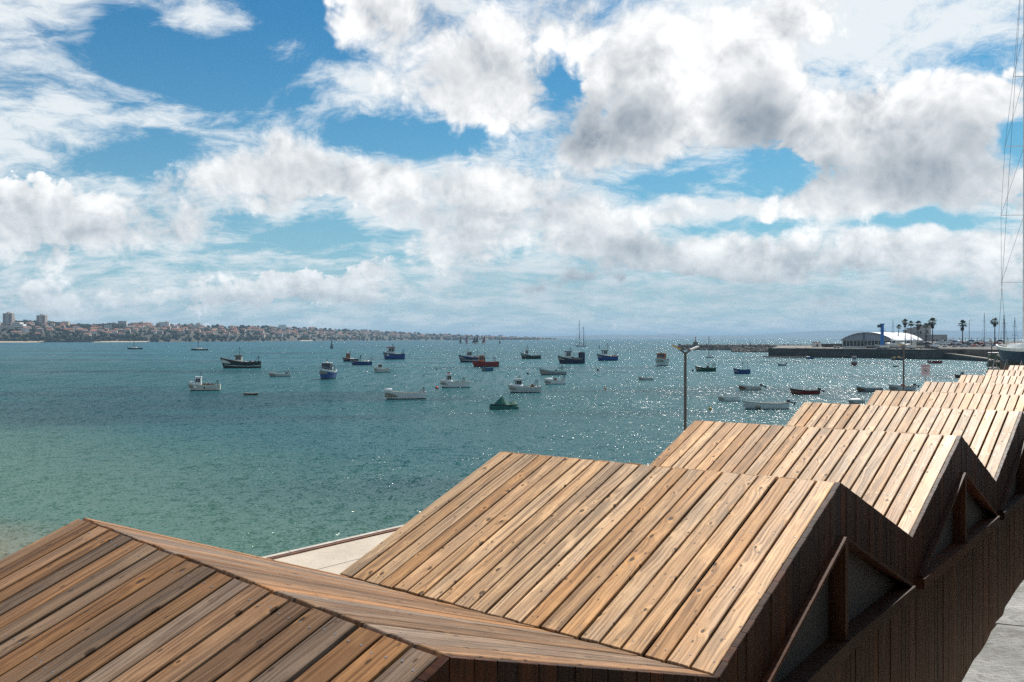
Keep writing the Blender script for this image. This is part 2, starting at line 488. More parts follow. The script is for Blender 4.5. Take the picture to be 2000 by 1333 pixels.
def make_water():
    m, nt, b = principled('sea_water')
    co = out(nt, node(nt, 'ShaderNodeNewGeometry'), 'Position')
    x, y, z = sep(nt, co)
    # wave slopes from several sizes of ripple, calmer and rougher in patches
    flat = comb(nt, x, y * .8, 0.0)
    gust = noise(nt, comb(nt, x * .0045, y * .017, 0.0), 1.0, 4, .55, dim='2D')
    s = None
    away = y.ramp(80, 220)                               # near by the finest ripples show, farther off the longer ones
    for sc, amp, det in ((.22, .50, 2), (1.2, 1.20, 2), (5.0, 1.65, 1), (2.3, 1.48, 1)):
        c = noise(nt, flat, sc, det, .55, .4, color=True, dim='2D')
        v = vmath(nt, 'MULTIPLY_ADD', c, (amp, amp, 0), (-amp / 2, -amp / 2, 0))
        if sc == 5.0: v = vmath(nt, 'SCALE', v, 1.0 - away)
        if sc == 2.3: v = vmath(nt, 'SCALE', v, away)
        s = v if s is None else vmath(nt, 'ADD', s, v)
    s = vmath(nt, 'MULTIPLY', vmath(nt, 'SCALE', s, gust.ramp(.3, .7, .8, 1.3)), (1.0, 1.35, 0))
    rows = noise(nt, comb(nt, x * .55, y * .035, 0.0), 1.0, 3, .6, dim='2D').ramp(.42, .66, .45, 1.75)
    s = vmath(nt, 'SCALE', s, mixf(nt, y.ramp(110, 260), y.ramp(45, 150, .74, 1.0), rows))
    nrm = vmath(nt, 'NORMALIZE', vmath(nt, 'ADD', s, (0, 0, 1)))
    # depth grows away from the beach in the near left corner
    wob = noise(nt, comb(nt, x * .03, y * .03, 0.0), 1.0, 4, .55, dim='2D')
    dep = y * .9 + x * .75 + (wob - .5) * 16.0
    c = mixc(nt, dep.ramp(11, 24), (.25, .19, .115), (.066, .140, .104))
    c = mixc(nt, dep.ramp(25, 68), c, (.009, .078, .084))
    c = mixc(nt, dep.ramp(100, 330), c, (.013, .102, .122))
    c = mixc(nt, y.ramp(300, 1500), c, (.014, .104, .140))
    dark_bands = noise(nt, comb(nt, x * .010 + 3.0, y * .028, 0.0), 1.0, 3, .5, dim='2D')  # broad bands of darker water beyond the shallows
    c = mixc(nt, dark_bands.ramp(.50, .66) * dep.ramp(30, 60) * .6, c, (.005, .032, .040))
    # light scattered back from below, and a skin that mirrors the sky; wave faces hide much of the grazing mirror
    nt.nodes.remove(b)
    body = node(nt, 'ShaderNodeBsdfDiffuse', {'Color': c, 'Normal': vmath(nt, 'NORMALIZE', vmath(nt, 'MULTIPLY_ADD', s, (.6, .6, 0), (0, 0, 1)))})
    skin = node(nt, 'ShaderNodeBsdfGlossy', {'Color': (1, 1, 1), 'Roughness': .19, 'Normal': nrm})
    fr = out(nt, node(nt, 'ShaderNodeFresnel', {'IOR': 1.333, 'Normal': nrm}))
    fac = (fr * .60).mn(.26)
    mx = node(nt, 'ShaderNodeMixShader', {0: fac})
    nt.links.new(body.outputs[0], mx.inputs[1]); nt.links.new(skin.outputs[0], mx.inputs[2])
    nt.links.new(mx.outputs[0], nt.nodes['Material Output'].inputs['Surface'])
    return m


WOOD = make_wood('weathered_pine')
WATER = make_water()
M = {
    'underlay': paint('roof_membrane', (.012, .010, .009), .9),
    'screw': paint('screw_steel', (.55, .52, .48), .35, .9),
    'pane': make_glass('frosted_pane', (.095, .083, .066), .45),
    'glass': make_glass('dark_glass'),
    'parapet': make_stone('parapet_concrete', (.17, .155, .13), (.46, .435, .39), scale=3.6, bump=1.0, dist=.05),
    'street': make_stone('street_paving', (.20, .19, .18), (.30, .29, .27)),
    'paving': make_stone('promenade_paving', (.52, .43, .33), (.60, .51, .40), scale=.8, bump=.12),
    'kerb': make_stone('kerb_stone', (.50, .43, .35), (.64, .56, .47), scale=4),
    'rustrail': paint('rusty_edge', (.22, .09, .055), .8, var=.3, scale=9),
    'seawall': make_stone('sea_wall_stone', (.13, .12, .10), (.24, .22, .19), scale=.7),
    'sand': make_stone('beach_sand', (.36, .29, .20), (.50, .42, .31), scale=.3, bump=.3),
    'quaywall': make_stone('quay_wall_stone', (.050, .046, .040), (.115, .105, .09), scale=.35, dist=.15),
    'wetstone': make_stone('wet_weedy_stone', (.016, .015, .011), (.040, .036, .028), scale=.5, rough=.6),
    'quaytop': make_stone('quay_concrete', (.12, .11, .095), (.22, .205, .18), scale=.15, bump=.2),
    'ramp': make_stone('slipway_concrete', (.40, .32, .23), (.52, .43, .32), scale=.2, bump=.2),
    'rock': make_stone('breakwater_rock', (.085, .075, .06), (.23, .21, .18), scale=.4, dist=.1),
    'white': paint('white_paint', (.86, .85, .80), .4, var=.05, dirt=(.40, .28, .18), dirt_amt=.3),
    'offwhite': paint('stained_white_paint', (.72, .68, .58), .5, var=.15, dirt=(.30, .14, .06), dirt_amt=.65),
    'grey': paint('grey_paint', (.30, .31, .31), .5, dirt=(.10, .08, .06)),
    'lightgrey': paint('light_grey_paint', (.60, .60, .56), .5, dirt=(.20, .15, .10)),
    'darkgrey': paint('dark_grey_paint', (.07, .07, .075), .55),
    'black': paint('black_rubber', (.012, .012, .013), .6),
    'navy': paint('navy_paint', (.013, .022, .055), .4, dirt=(.05, .035, .03)),
    'blue': paint('blue_paint', (.012, .055, .22), .4, dirt=(.04, .04, .06)),
    'teal': paint('teal_blue_paint', (.03, .13, .22), .45),
    'red': paint('red_paint', (.26, .020, .016), .45, dirt=(.10, .02, .015)),
    'redroof': paint('red_roof_paint', (.32, .035, .03), .5),
    'darkgreen': paint('dark_green_paint', (.010, .035, .026), .45, dirt=(.02, .02, .015)),
    'green': paint('green_paint', (.012, .075, .030), .45),
    'boot': paint('antifouling', (.018, .012, .011), .6),
    'brown': paint('brown_varnish', (.14, .062, .028), .5, var=.3),
    'orange': paint('orange_paint', (.50, .135, .03), .5),
    'yellow': paint('yellow_paint', (.62, .38, .03), .5),
    'redbuoy': paint('red_buoy', (.60, .05, .04), .4),
    'net': paint('fishing_net', (.10, .060, .032), .95, var=.5, scale=9, bump=.8, bscale=30),
    'netgreen': paint('green_net', (.085, .115, .095), .95, var=.5, scale=6, bump=.8, bscale=30),
    'deck': paint('deck_boards', (.30, .25, .19), .7, var=.25),
    'tarp': paint('green_tarpaulin', (.008, .105, .078), .75, var=.15, bump=.4, bscale=3),
    'steel': paint('galvanised_steel', (.34, .34, .34), .45, .7),
    'mast': paint('mast_aluminium', (.66, .66, .66), .4, .1),
    'darkmast': paint('dark_mast', (.075, .075, .08), .5),
    'lamp_post': paint('lamp_post_steel', (.085, .080, .076), .5, .3),
    'lamp_head': paint('lamp_head', (.42, .30, .12), .45, .2),
    'lamp_white': paint('lamp_head_pale', (.78, .76, .72), .35),
    'towerblue': paint('tower_blue', (.012, .16, .46), .4, var=.08),
    'membrane': paint('white_membrane', (.88, .88, .89), .5, var=.02),
    'gable': paint('grey_gable_sheet', (.30, .32, .36), .6, var=.08),
    'fort': make_stone('fort_render', (.30, .29, .28), (.42, .40, .38), scale=.2, bump=.1),
    'trunk': paint('palm_trunk', (.060, .046, .040), .9, var=.3),
    'frond': paint('palm_frond', (.040, .062, .022), .6, var=.35),
    'deadfrond': paint('dead_palm_frond', (.060, .044, .032), .9, var=.3),
    'tyre': paint('tyre', (.015, .015, .016), .8),
    'signface': paint('sign_face', (.44, .44, .48), .5, var=.05),
    'signred': paint('sign_red', (.36, .16, .17), .5),
    'signdark': paint('sign_print', (.10, .10, .14), .5),
}

# ------------------------------------------------------------------ the setting: sea, shore, promenade, quay, hills
def sheet(name, poly, z, mat):
    mb = MB(); mb.add([(x, y, z) for x, y in poly], [tuple(range(len(poly)))])
    return tag(mb.build(name, mat), kind='structure')


sheet('sea', [(-60000, -300), (60000, -300), (60000, 60000), (-60000, 60000)], 0.0, WATER)

GZ = 5.6                                                   # promenade level
ROW = Vector((2.44, 3.07, 0)).normalized()                 # direction of the kiosk row
SIDE = Vector((-ROW.y, ROW.x, 0))                          # towards the sea
E0 = Vector((-5.08, 18.7, GZ)) - SIDE * .62                             # a point of the promenade's sea edge
near = E0 - ROW * 60
mid = E0 + ROW * ((75.9 - 18.7) / ROW.y)
inland = SIDE * -90
land = [(near.x, near.y), (mid.x, mid.y), (.5286 * 112, 112), (150, 112), (mid.x + 90, mid.y - 60), ((near + inland).x, (near + inland).y)]
mb = MB(); mb.prism(land[::-1], -3.0, GZ, 0)
promenade = tag(mb.build('promenade', M['paving']), kind='structure')
mb = MB(); mb.prism([(.5286 * 112.2, 112.2), (.545 * 388, 388), (420, 388), (160, 112.2)][::-1], -3.0, GZ - .2)
tag(mb.build('boatyard_ground', M['quaywall']), kind='structure')
# pale kerb along the sea edge, each length of kerb its own stone, and a rusted rail foot behind it
kb = MB(); kb.box((0, 0, 0), (1.18, .12, .05))
km = kb.mesh('kerb_stone', M['kerb'])
for i in range(46):
    c = E0 + ROW * (-18 + i * 1.2 + .6) - SIDE * .08
    o = place('kerb_stone', km, promenade, (c.x, c.y, GZ + .027), math.atan2(ROW.y, ROW.x))
rb = MB()
a = E0 - ROW * 18 - SIDE * .18; c = E0 + ROW * 37 - SIDE * .18
rb.beam((a.x, a.y, GZ + .03), (c.x, c.y, GZ + .012), .05, .018)
rb.build('edge_rail', M['rustrail'], promenade)
# joints between the paving slabs: shallow grooves shown as narrow recessed strips of mortar
jb = MB()
for i in range(6):
    off = 1.5 + i * 1.5
    a = E0 - ROW * 14 - SIDE * off; c = E0 + ROW * 12 - SIDE * off
    jb.beam((a.x, a.y, GZ + .0025), (c.x, c.y, GZ + .0025), .018, .003)
jb.build('paving_joint', M['quaytop'], promenade)
# beach in front of the promenade wall
mb = MB()
rows = []
for k, (off, z) in enumerate(((-.2, 1.6), (3, 1.3), (9, .55), (16, -.15), (30, -.9))):
    rows.append([E0 + ROW * (-60 + j * 12) + SIDE * off + Vector((0, 0, z - GZ + RNG.uniform(-.06, .06))) for j in range(12)])
mb.grid(rows)
tag(mb.build('beach', M['sand'], smooth=True, fix=True), kind='structure')

# upper street and its parapet on the right, where the camera stands
A0, A1 = Vector((1.554, 3.125, 0)), Vector((2.586, 4.526, 0))
WD = (A1 - A0).normalized(); WN = Vector((WD.y, -WD.x, 0))
par = empty('stone_parapet', (A0.x, A0.y, 8.2), math.atan2(WD.y, WD.x))
tag(par, 'pale grey weathered concrete parapet in the bottom right corner', 'parapet')
# local frame: x along the wall, y to the left of it (towards the kiosks)
cur = -3.2
RP = random.Random(3)
for i in range(14):
    ln = RP.uniform(1.25, 1.6)
    nx, ny = 10, 5
    mb = MB(); rows = []
    for a in range(nx + 1):
        r = []
        for b in range(ny + 1):
            u, v = a / nx, b / ny
            edge = min(u, 1 - u, v, 1 - v)
            zz = .6 + RP.uniform(-.006, .006) - (.018 if edge == 0 else 0)
            r.append((cur + .008 + u * (ln - .016), -.52 * (1 - v) + RP.uniform(-.008, .008) * (1 if edge == 0 else 0), zz))
        rows.append(r)
    mb.grid(rows)
    top = [rows[a][0] for a in range(nx + 1)], [rows[a][ny] for a in range(nx + 1)]
    for line, flip in ((top[0], 1), (top[1], 0)):
        low = [(p[0], p[1], .42) for p in line]
        mb.grid([line, low] if flip else [low, line])
    for line, flip in ((rows[0], 0), (rows[-1], 1)):
        low = [(p[0], p[1], .42) for p in line]
        mb.grid([line, low] if flip else [low, line])
    mb.build('coping_stone', M['parapet'], par, smooth=False)
    cur += ln
mb = MB(); mb.box((6.8, -.26, -1.1), (20, .48, 3.06)); mb.build('wall_core', M['parapet'], par)
c = A0 - WN * 0
st = [c - WD * 12 + WN * .5, c + WD * 26 + WN * .5, c + WD * 26 + WN * 14, c - WD * 12 + WN * 14]
mb = MB(); mb.prism([(p.x, p.y) for p in st], GZ - .5, 8.35)
tag(mb.build('street', M['street']), kind='structure')

# far bluish hills beyond the mouth of the bay
def hill_range(name, pts, D, depth):
    """pts: (pixel x, pixel y of the crest)"""
    mb = MB(); f, cst, bk = [], [], []
    rr = random.Random(int(D))
    for i in range(len(pts) - 1):
        (x0, y0), (x1, y1) = pts[i], pts[i + 1]
        for k in range(8):
            t = k / 8
            px, py = x0 + (x1 - x0) * t, y0 + (y1 - y0) * t + rr.uniform(-.35, .35)
            q = P(px, py, D)
            f.append((q.x, D - depth, -2)); cst.append((q.x * 1.0, D, max(q.z, 1))); bk.append((q.x, D + depth, -2))
    mb.grid([f, cst, bk])
    o = mb.build(name, HILLMAT, smooth=True, fix=True)
    return tag(o, kind='structure')


HILLMAT = make_stone('far_hill_scrub', (.050, .062, .045), (.11, .11, .085), scale=.004, bump=0)
hill_range('far_hills', [(930, 662), (1000, 660), (1060, 657.5), (1130, 655.5), (1200, 654), (1300, 656), (1420, 655.5), (1560, 656.5), (1700, 656), (1850, 657), (2100, 656), (2300, 658)], 15000, 700)
hill_range('far_mountains', [(1180, 660), (1260, 655), (1318, 652), (1360, 656), (1460, 655), (1500, 652.5), (1560, 649), (1600, 646.5), (1680, 646), (1760, 647.5), (1850, 646), (1930, 648), (2050, 647), (2300, 653)], 22000, 900)

# the harbour quay: a thick stone-faced mole with a slipway, and the rubble breakwater behind it
QZ = 4.4
qp = [sea(1501, 697.5), sea(1720, 700.5), sea(1820, 702.5)]
qf = [(p.x, p.y) for p in qp]
q_right = [(300, 408), (330, 396), (900, 390), (900, 760), (205, 690), (P(1515, 672, 560).x, 560)]
mb = MB(); mb.prism(qf + q_right, -3, QZ)
quay = tag(mb.build('quay', [M['quaytop']]), kind='structure')
mb = MB()
for (a, b) in ((qf[0], qf[1]), (qf[1], qf[2]), (qf[2], q_right[0])):
    a, b = Vector((*a, 0)), Vector((*b, 0)); n = max(1, int((b - a).length / 7))
    d = (b - a).normalized(); nn = Vector((d.y, -d.x, 0))
    for i in range(n):
        p0, p1 = a + (b - a) * (i / n), a + (b - a) * ((i + 1) / n)
        for k in range(3):
            pr = .10 + RNG.uniform(0, .10)
            mb = MB()
            z0, z1 = -1 + k * 1.75, -1 + (k + 1) * 1.75 - .06
            q0, q1 = p0 + d * .04, p1 - d * .04
            mb.hexa([q0 + nn * pr + Vector((0, 0, z0)), q1 + nn * pr + Vector((0, 0, z0)), q1 + Vector((0, 0, z0)), q0 + Vector((0, 0, z0)),
                     q0 + nn * pr + Vector((0, 0, z1)), q1 + nn * pr + Vector((0, 0, z1)), q1 + Vector((0, 0, z1)), q0 + Vector((0, 0, z1))])
            mb.build('wall_block', M['quaywall'] if k == 2 or (k == 1 and RNG.random() < .25) else M['wetstone'], quay)
    mb = MB(); mb.beam(a + nn * .2 + Vector((0, 0, QZ + .16)), b + nn * .2 + Vector((0, 0, QZ + .16)), .9, .32)
    mb.build('coping', M['ramp'] if a.x > 200 else M['quaytop'], quay)
# ledge at the foot of the mole
a, b = sea(1494, 698.4), sea(1575, 699.2)
mb = MB(); mb.beam(a + Vector((0, 2, .25)), b + Vector((0, 2, .25)), 5, .6); mb.build('ledge', M['quaywall'], quay)
# pale painted lanes on the mole's apron
for (x0, y0, D0, x1, y1, D1) in ((1522, 0, 500, 1552, 0, 552), (1558, 0, 500, 1588, 0, 552), (1575, 0, 500, 1610, 0, 556), (1610, 0, 502, 1640, 0, 552)):
    a, b = P(x0, 661, D0), P(x1, 661, D1); a.z = b.z = QZ + .12
    mb = MB(); mb.beam(a, b, 2.2, .24); mb.build('apron_strip', M['ramp'], quay)
# slipway
a, b = P(1792, 684, 452), P(1955, 700, 372)
a.z, b.z = QZ + .15, .9
n = Vector((.42, .9, 0))
mb = MB(); w = 17
mb.hexa([a - n * 2 + Vector((0, 0, -6)), b - n * 2 + Vector((0, 0, -4)), b + n * w + Vector((0, 0, -4)), a + n * w + Vector((0, 0, -6)), a - n * 2, b - n * 2, b + n * w, a + n * w])
tag(mb.build('slipway', [M['ramp']]), kind='structure')
mb = MB()
a2, b2 = a - n * 2.2, b - n * 2.2
mb.hexa([a2 + Vector((0, 0, -6)), b2 + Vector((0, 0, -4)), b2 + n * .15 + Vector((0, 0, -4)), a2 + n * .15 + Vector((0, 0, -6)), a2 - Vector((0, 0, .35)), b2 - Vector((0, 0, .35)), b2 + n * .15 - Vector((0, 0, .35)), a2 + n * .15 - Vector((0, 0, .35))])
tag(mb.build('slipway_wall', M['wetstone']), kind='structure')
# retaining wall behind the slipway
a, b = P(1838, 684, 436), P(1990, 690, 380)
c1, c2 = P(1790, 684, 520), P(2040, 684, 520)
def lift(D): return 4.96 + max(0, D - 440) * .040
mb = MB(); mb.hexa([Vector((p.x, p.y, -1)) for p in (a, b, c2, c1)] + [Vector((p.x, p.y, lift(p.y))) for p in (a, b, c2, c1)])
tag(mb.build('car_park', [M['quaywall']]), kind='structure')

# rubble breakwater: boulders too many and too small to tell apart, as one heap, each boulder real
mb = MB(); rr = random.Random(11)
def boulders(x0, x1, D0, D1, zt, w, n):
    for i in range(n):
        t = rr.random(); px = x0 + (x1 - x0) * t; D = D0 + (D1 - D0) * t
        u = rr.uniform(-1, 1)
        zz = (zt - .6) * (1 - abs(u) ** 1.5) - .3
        c = P(px, 661, D + u * w); c.z = zz + rr.uniform(-.3, .4)
        r = rr.uniform(.7, 1.7)
        mb.ball(c, r, 5, 4, sq=(rr.uniform(.8, 1.5), rr.uniform(.8, 1.3), rr.uniform(.6, 1)), jit=.25, rng=rr)
boulders(1326, 1660, 770, 720, 4.4, 9, 1500)
boulders(1432, 1500, 655, 650, 3.0, 9, 260)
core = MB()
bw = tag(mb.build('breakwater_rocks', M['rock']), 'long heap of dark boulders forming the breakwater', 'breakwater', kind='stuff')
mb = MB(); a, b = P(1335, 661, 768), P(1680, 661, 722)
mb.beam((a.x, a.y, 1.2), (b.x, b.y, 1.2), 10, 5.2)
tag(mb.build('breakwater', M['rock']), kind='structure')

# ------------------------------------------------------------------ the row of wooden kiosks with zigzag roofs
NK = 10
DROP = .745                                                 # ridge to valley
RL, RR = [], []
for k in range(-1, NK + 1):
    x = -2.54 + 2.44 * k - .0065 * k * abs(k); y = 5.265 + 3.07 * k; z = CZ - 1.05 + .0024 * k * k
    l = Vector((x, y, z))
    rv = Vector((2.31, -2.287, 0)) if k == 0 else Vector((2.48, -1.79, 0)) if k > 0 else Vector((2.2, -2.4, 0))
    RL.append(l); RR.append(l + rv)
# index 0 is the kiosk outside the frame; kiosk k (1-based) has ridge RL[k]
VL = [(RL[i] + RL[i + 1]) / 2 - Vector((0, 0, DROP)) for i in range(len(RL) - 1)]
VR = [(RR[i] + RR[i + 1]) / 2 - Vector((0, 0, DROP)) for i in range(len(RR) - 1)]
NPL = 21
TH = .026
RW = random.Random(21)


def tone(kk):
    """the board's own colour: brown and grey on the nearest roof, paler tan on the others"""
    t = RW.random()
    if kk == 1:
        pal = [(.300, .158, .072), (.260, .150, .080), (.225, .148, .094), (.325, .165, .070), (.270, .155, .084), (.225, .158, .112)]
        c = pal[RW.randrange(len(pal))]
        s = RW.uniform(.72, 1.28)
    else:
        pal = [(.66, .400, .200), (.63, .390, .210), (.72, .480, .275), (.55, .300, .125), (.65, .425, .240)]
        c = pal[RW.randrange(len(pal))]
        s = RW.uniform(.76, 1.16)
    return tuple(v * s for v in c) + ({1: .35, 2: 1.0, 3: 1.0, 4: .7}.get(kk, .5),)


def board_object(name, q, parent, colour, thick, chamfer=.004, mat=None):
    """a board from four top corners (ordered round the face, outward side up); local x runs along the board"""
    q = [Vector(p) for p in q]
    c = (q[0] + q[1] + q[2] + q[3]) / 4
    lx = ((q[1] + q[2]) - (q[0] + q[3])).normalized()
    nz = (q[1] - q[0]).cross(q[3] - q[0]).normalized()
    ly = nz.cross(lx).normalized(); lx = ly.cross(nz).normalized()
    R = Matrix((lx, ly, nz)).transposed()
    loc = [R.transposed() @ (p - c) for p in q]
    mid = [Vector((p.x, p.y, p.z)) for p in loc]
    def inset(p, k): return Vector((p.x - math.copysign(k, p.x), p.y - math.copysign(k, p.y), p.z))
    top = [inset(p, chamfer) for p in mid]
    rim = [p - Vector((0, 0, chamfer)) for p in mid]
    bot = [p - Vector((0, 0, thick)) for p in mid]
    mb = MB(); v = top + rim + bot
    fs = [(0, 1, 2, 3), (11, 10, 9, 8)]
    for a in range(4):
        b = (a + 1) % 4
        fs += [(4 + a, 4 + b, b, a), (8 + a, 8 + b, 4 + b, 4 + a)]
    mb.add(v, fs)
    o = place(name, mb.mesh(name, mat or WOOD), parent)
    o.matrix_world = Matrix.Translation(c) @ R.to_4x4()
    o.color = colour
    return o


def lerp(a, b, t): return a + (b - a) * t


def roof_slope(parent, kk, tl, tr, bl, br, name, screws=True, flip=False):
    """planks from the ridge (tl..tr) to the valley (bl..br)"""
    n = (tr - tl).cross(bl - tl).normalized()
    if n.z < 0: n = -n
    down = ((bl + br) - (tl + tr)).normalized()
    gap = .020
    W = (tr - tl).length / NPL
    sm = MB()
    for i in range(NPL):
        s0, s1 = i / NPL, (i + 1) / NPL
        g = gap / W / NPL / 2 * RW.uniform(.7, 1.3)
        s0 += g; s1 -= g
        lift = n * RW.uniform(-.0025, .0025)
        e0, e1 = .014 + RW.uniform(-.004, .004), .016 + RW.uniform(-.006, .006)
        L = (bl - tl).length
        q = [lerp(lerp(tl, tr, s0), lerp(bl, br, s0), e0 / L), lerp(lerp(tl, tr, s0), lerp(bl, br, s0), 1 - e1 / L),
             lerp(lerp(tl, tr, s1), lerp(bl, br, s1), 1 - e1 / L), lerp(lerp(tl, tr, s1), lerp(bl, br, s1), e0 / L)]
        q = [p + lift + n * RW.uniform(-.003, .003) for p in q]
        if (q[1] - q[0]).cross(q[3] - q[0]).z < 0: q = [q[3], q[2], q[1], q[0]]
        board_object('roof_plank', q, parent, tone(kk), TH)
        if screws:
            for t in (.045, .36, .66, .95):
                for s in (.22, .78):
                    ss = lerp(s0, s1, s)
                    c = lerp(lerp(tl, tr, ss), lerp(bl, br, ss), t + RW.uniform(-.006, .006)) + lift + n * .0012
                    u = down * .0052; w = n.cross(down).normalized() * .0052
                    sm.add([c + u * cos(a) + w * sin(a) for a in [pi / 3 * j for j in range(6)]], [(0, 1, 2, 3, 4, 5)])
    if screws:
        s = sm.build('roof_screws', M['screw'], parent); s['kind'] = 'stuff'
    ub = MB(); d = n * -(TH + .03)
    ub.add([tl + d, tr + d, br + d, bl + d, tl + d * 2, tr + d * 2, br + d * 2, bl + d * 2], [(0, 1, 2, 3), (7, 6, 5, 4), (0, 4, 5, 1), (1, 5, 6, 2), (2, 6, 7, 3), (3, 7, 4, 0)])
    ub.build('roof_underlay', M['underlay'], parent)


def dark_tone(s=1.0):  # darker than the timber itself: the street face's deep shade put into the colour
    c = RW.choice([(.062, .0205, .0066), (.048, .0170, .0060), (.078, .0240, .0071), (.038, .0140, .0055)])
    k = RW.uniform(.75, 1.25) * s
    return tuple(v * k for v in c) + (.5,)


def facade(parent, kk, a, r, b):
    """the street face of a kiosk: upright boards under the gable a - r - b, with a triangular glazed opening"""
    for half, (p, q) in enumerate(((a, r), (r, b))):
        d = Vector((q.x - p.x, q.y - p.y, 0)); L = d.length; d.normalize()
        nrm = Vector((d.y, -d.x, 0))
        nb = 17
        zb = GZ + .05
        vz = min(p.z, q.z); rz = max(p.z, q.z)
        zc = vz - .40                                       # bottom chord
        apex = rz - .42
        m0 = .10                                            # how far the opening stays from the valley
        def roofz(t): return p.z + (q.z - p.z) * t
        def openz(t):                                       # top edge of the opening, None outside it
            s = t if half == 0 else 1 - t                   # 0 at the valley, 1 under the ridge
            s = (s - m0) / (1 - m0)
            return zc + (apex - zc) * s if s > 0 else None
        for i in range(nb):
            t0, t1 = i / nb + .0016 / L, (i + 1) / nb - .0016 / L
            def piece(zlo0, zlo1, zhi0, zhi1, name='wall_board'):
                w0, w1 = p + d * (t0 * L), p + d * (t1 * L)
                off = nrm * (.030 + RW.uniform(-.002, .003))
                f = [Vector((w0.x, w0.y, zlo0)) + off, Vector((w1.x, w1.y, zlo1)) + off, Vector((w1.x, w1.y, zhi1)) + off, Vector((w0.x, w0.y, zhi0)) + off]
                # board runs upwards: order so that local x is vertical
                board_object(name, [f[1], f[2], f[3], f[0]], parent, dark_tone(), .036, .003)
            drop = .004
            h0, h1 = roofz(t0) - drop, roofz(t1) - drop
            o0, o1 = openz(t0), openz(t1)
            if o0 is None and o1 is None:
                piece(zb, zb, h0, h1)
            else:
                o0 = zc if o0 is None else o0; o1 = zc if o1 is None else o1
                piece(o0 + .01, o1 + .01, h0, h1)
                piece(zb, zb, zc - .07, zc - .07)
        # inner lining behind the boards, with the opening left free
        lin = MB()
        def W(t, z, o): return Vector((p.x, p.y, z)) + d * (t * L) + nrm * o
        vt = m0 if half == 0 else 1 - m0
        rt = 1 if half == 0 else 0
        et = 0 if half == 0 else 1
        lin.add([W(et, zb, -.012), W(rt, zb, -.012), W(rt, zc - .06, -.012), W(et, zc - .06, -.012)], [(0, 1, 2, 3) if half == 0 else (3, 2, 1, 0)])
        lin.add([W(et, zc - .06, -.012), W(vt, zc, -.012), W(rt, apex + .01, -.012), W(rt, rz - .03, -.012), W(et, vz - .03, -.012)], [(0, 1, 2, 3, 4) if half == 0 else (4, 3, 2, 1, 0)])
        lin.build('wall_lining', M['underlay'], parent)
        # pane set back in the opening
        pane = MB(); o = -.05
        tri = [W(vt, zc, o), W(rt, zc, o), W(rt, apex, o)]
        back = [v - nrm * .01 for v in tri]
        pane.add(tri + back, [(0, 1, 2), (5, 4, 3), (0, 3, 4, 1), (1, 4, 5, 2), (2, 5, 3, 0)])
        pane.build('window_pane', M['pane'], parent, fix=True)
        # upper chord of the frame, standing proud of the boards
        w0, w1 = W(vt, zc, 0), W(rt, apex, 0)
        fr = MB(); up = Vector((0, 0, 1)); ax = (w1 - w0).normalized(); nn = nrm
        tv = ax.cross(nn).normalized();
        if tv.z < 0: tv = -tv
        c0, c1 = w0 - ax * .02, w1 + ax * (.0)
        f = .028
        fr.hexa([c0 - nn * .06 - tv * 0, c1 - nn * .06, c1 + nn * .075, c0 + nn * .075, c0 - nn * .06 + tv * f, c1 - nn * .06 + tv * f, c1 + nn * .075 + tv * f, c0 + nn * .075 + tv * f])
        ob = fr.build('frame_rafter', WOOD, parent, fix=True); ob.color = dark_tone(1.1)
        # sill
        s0, s1 = W(vt, zc, 0), W(rt, zc, 0)
        if half == 1: s0, s1 = s1, s0
        e = (s1 - s0).normalized()
        sl = MB(); s0 = s0 - e * (.05 if half == 0 else 0); s1 = s1 + e * (.05 if half == 1 else 0)
        sl.hexa([s0 - nn * .06 - up * .10, s1 - nn * .06 - up * .10, s1 + nn * .095 - up * .10, s0 + nn * .095 - up * .10, s0 - nn * .06, s1 - nn * .06, s1 + nn * .095, s0 + nn * .095])
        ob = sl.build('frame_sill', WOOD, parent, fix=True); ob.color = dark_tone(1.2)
    # king post
    d = Vector((b.x - a.x, b.y - a.y, 0)).normalized(); nrm = Vector((d.y, -d.x, 0))
    vz = min(a.z, b.z); zc = vz - .40; apex = r.z - .42
    kp = MB(); c = Vector((r.x, r.y, 0)) + nrm * .008
    kp.beam(c + Vector((0, 0, zc + .002)), c + Vector((0, 0, apex + .01)), .075, .13, up=nrm)
    ob = kp.build('king_post', WOOD, parent); ob.color = dark_tone(1.2)


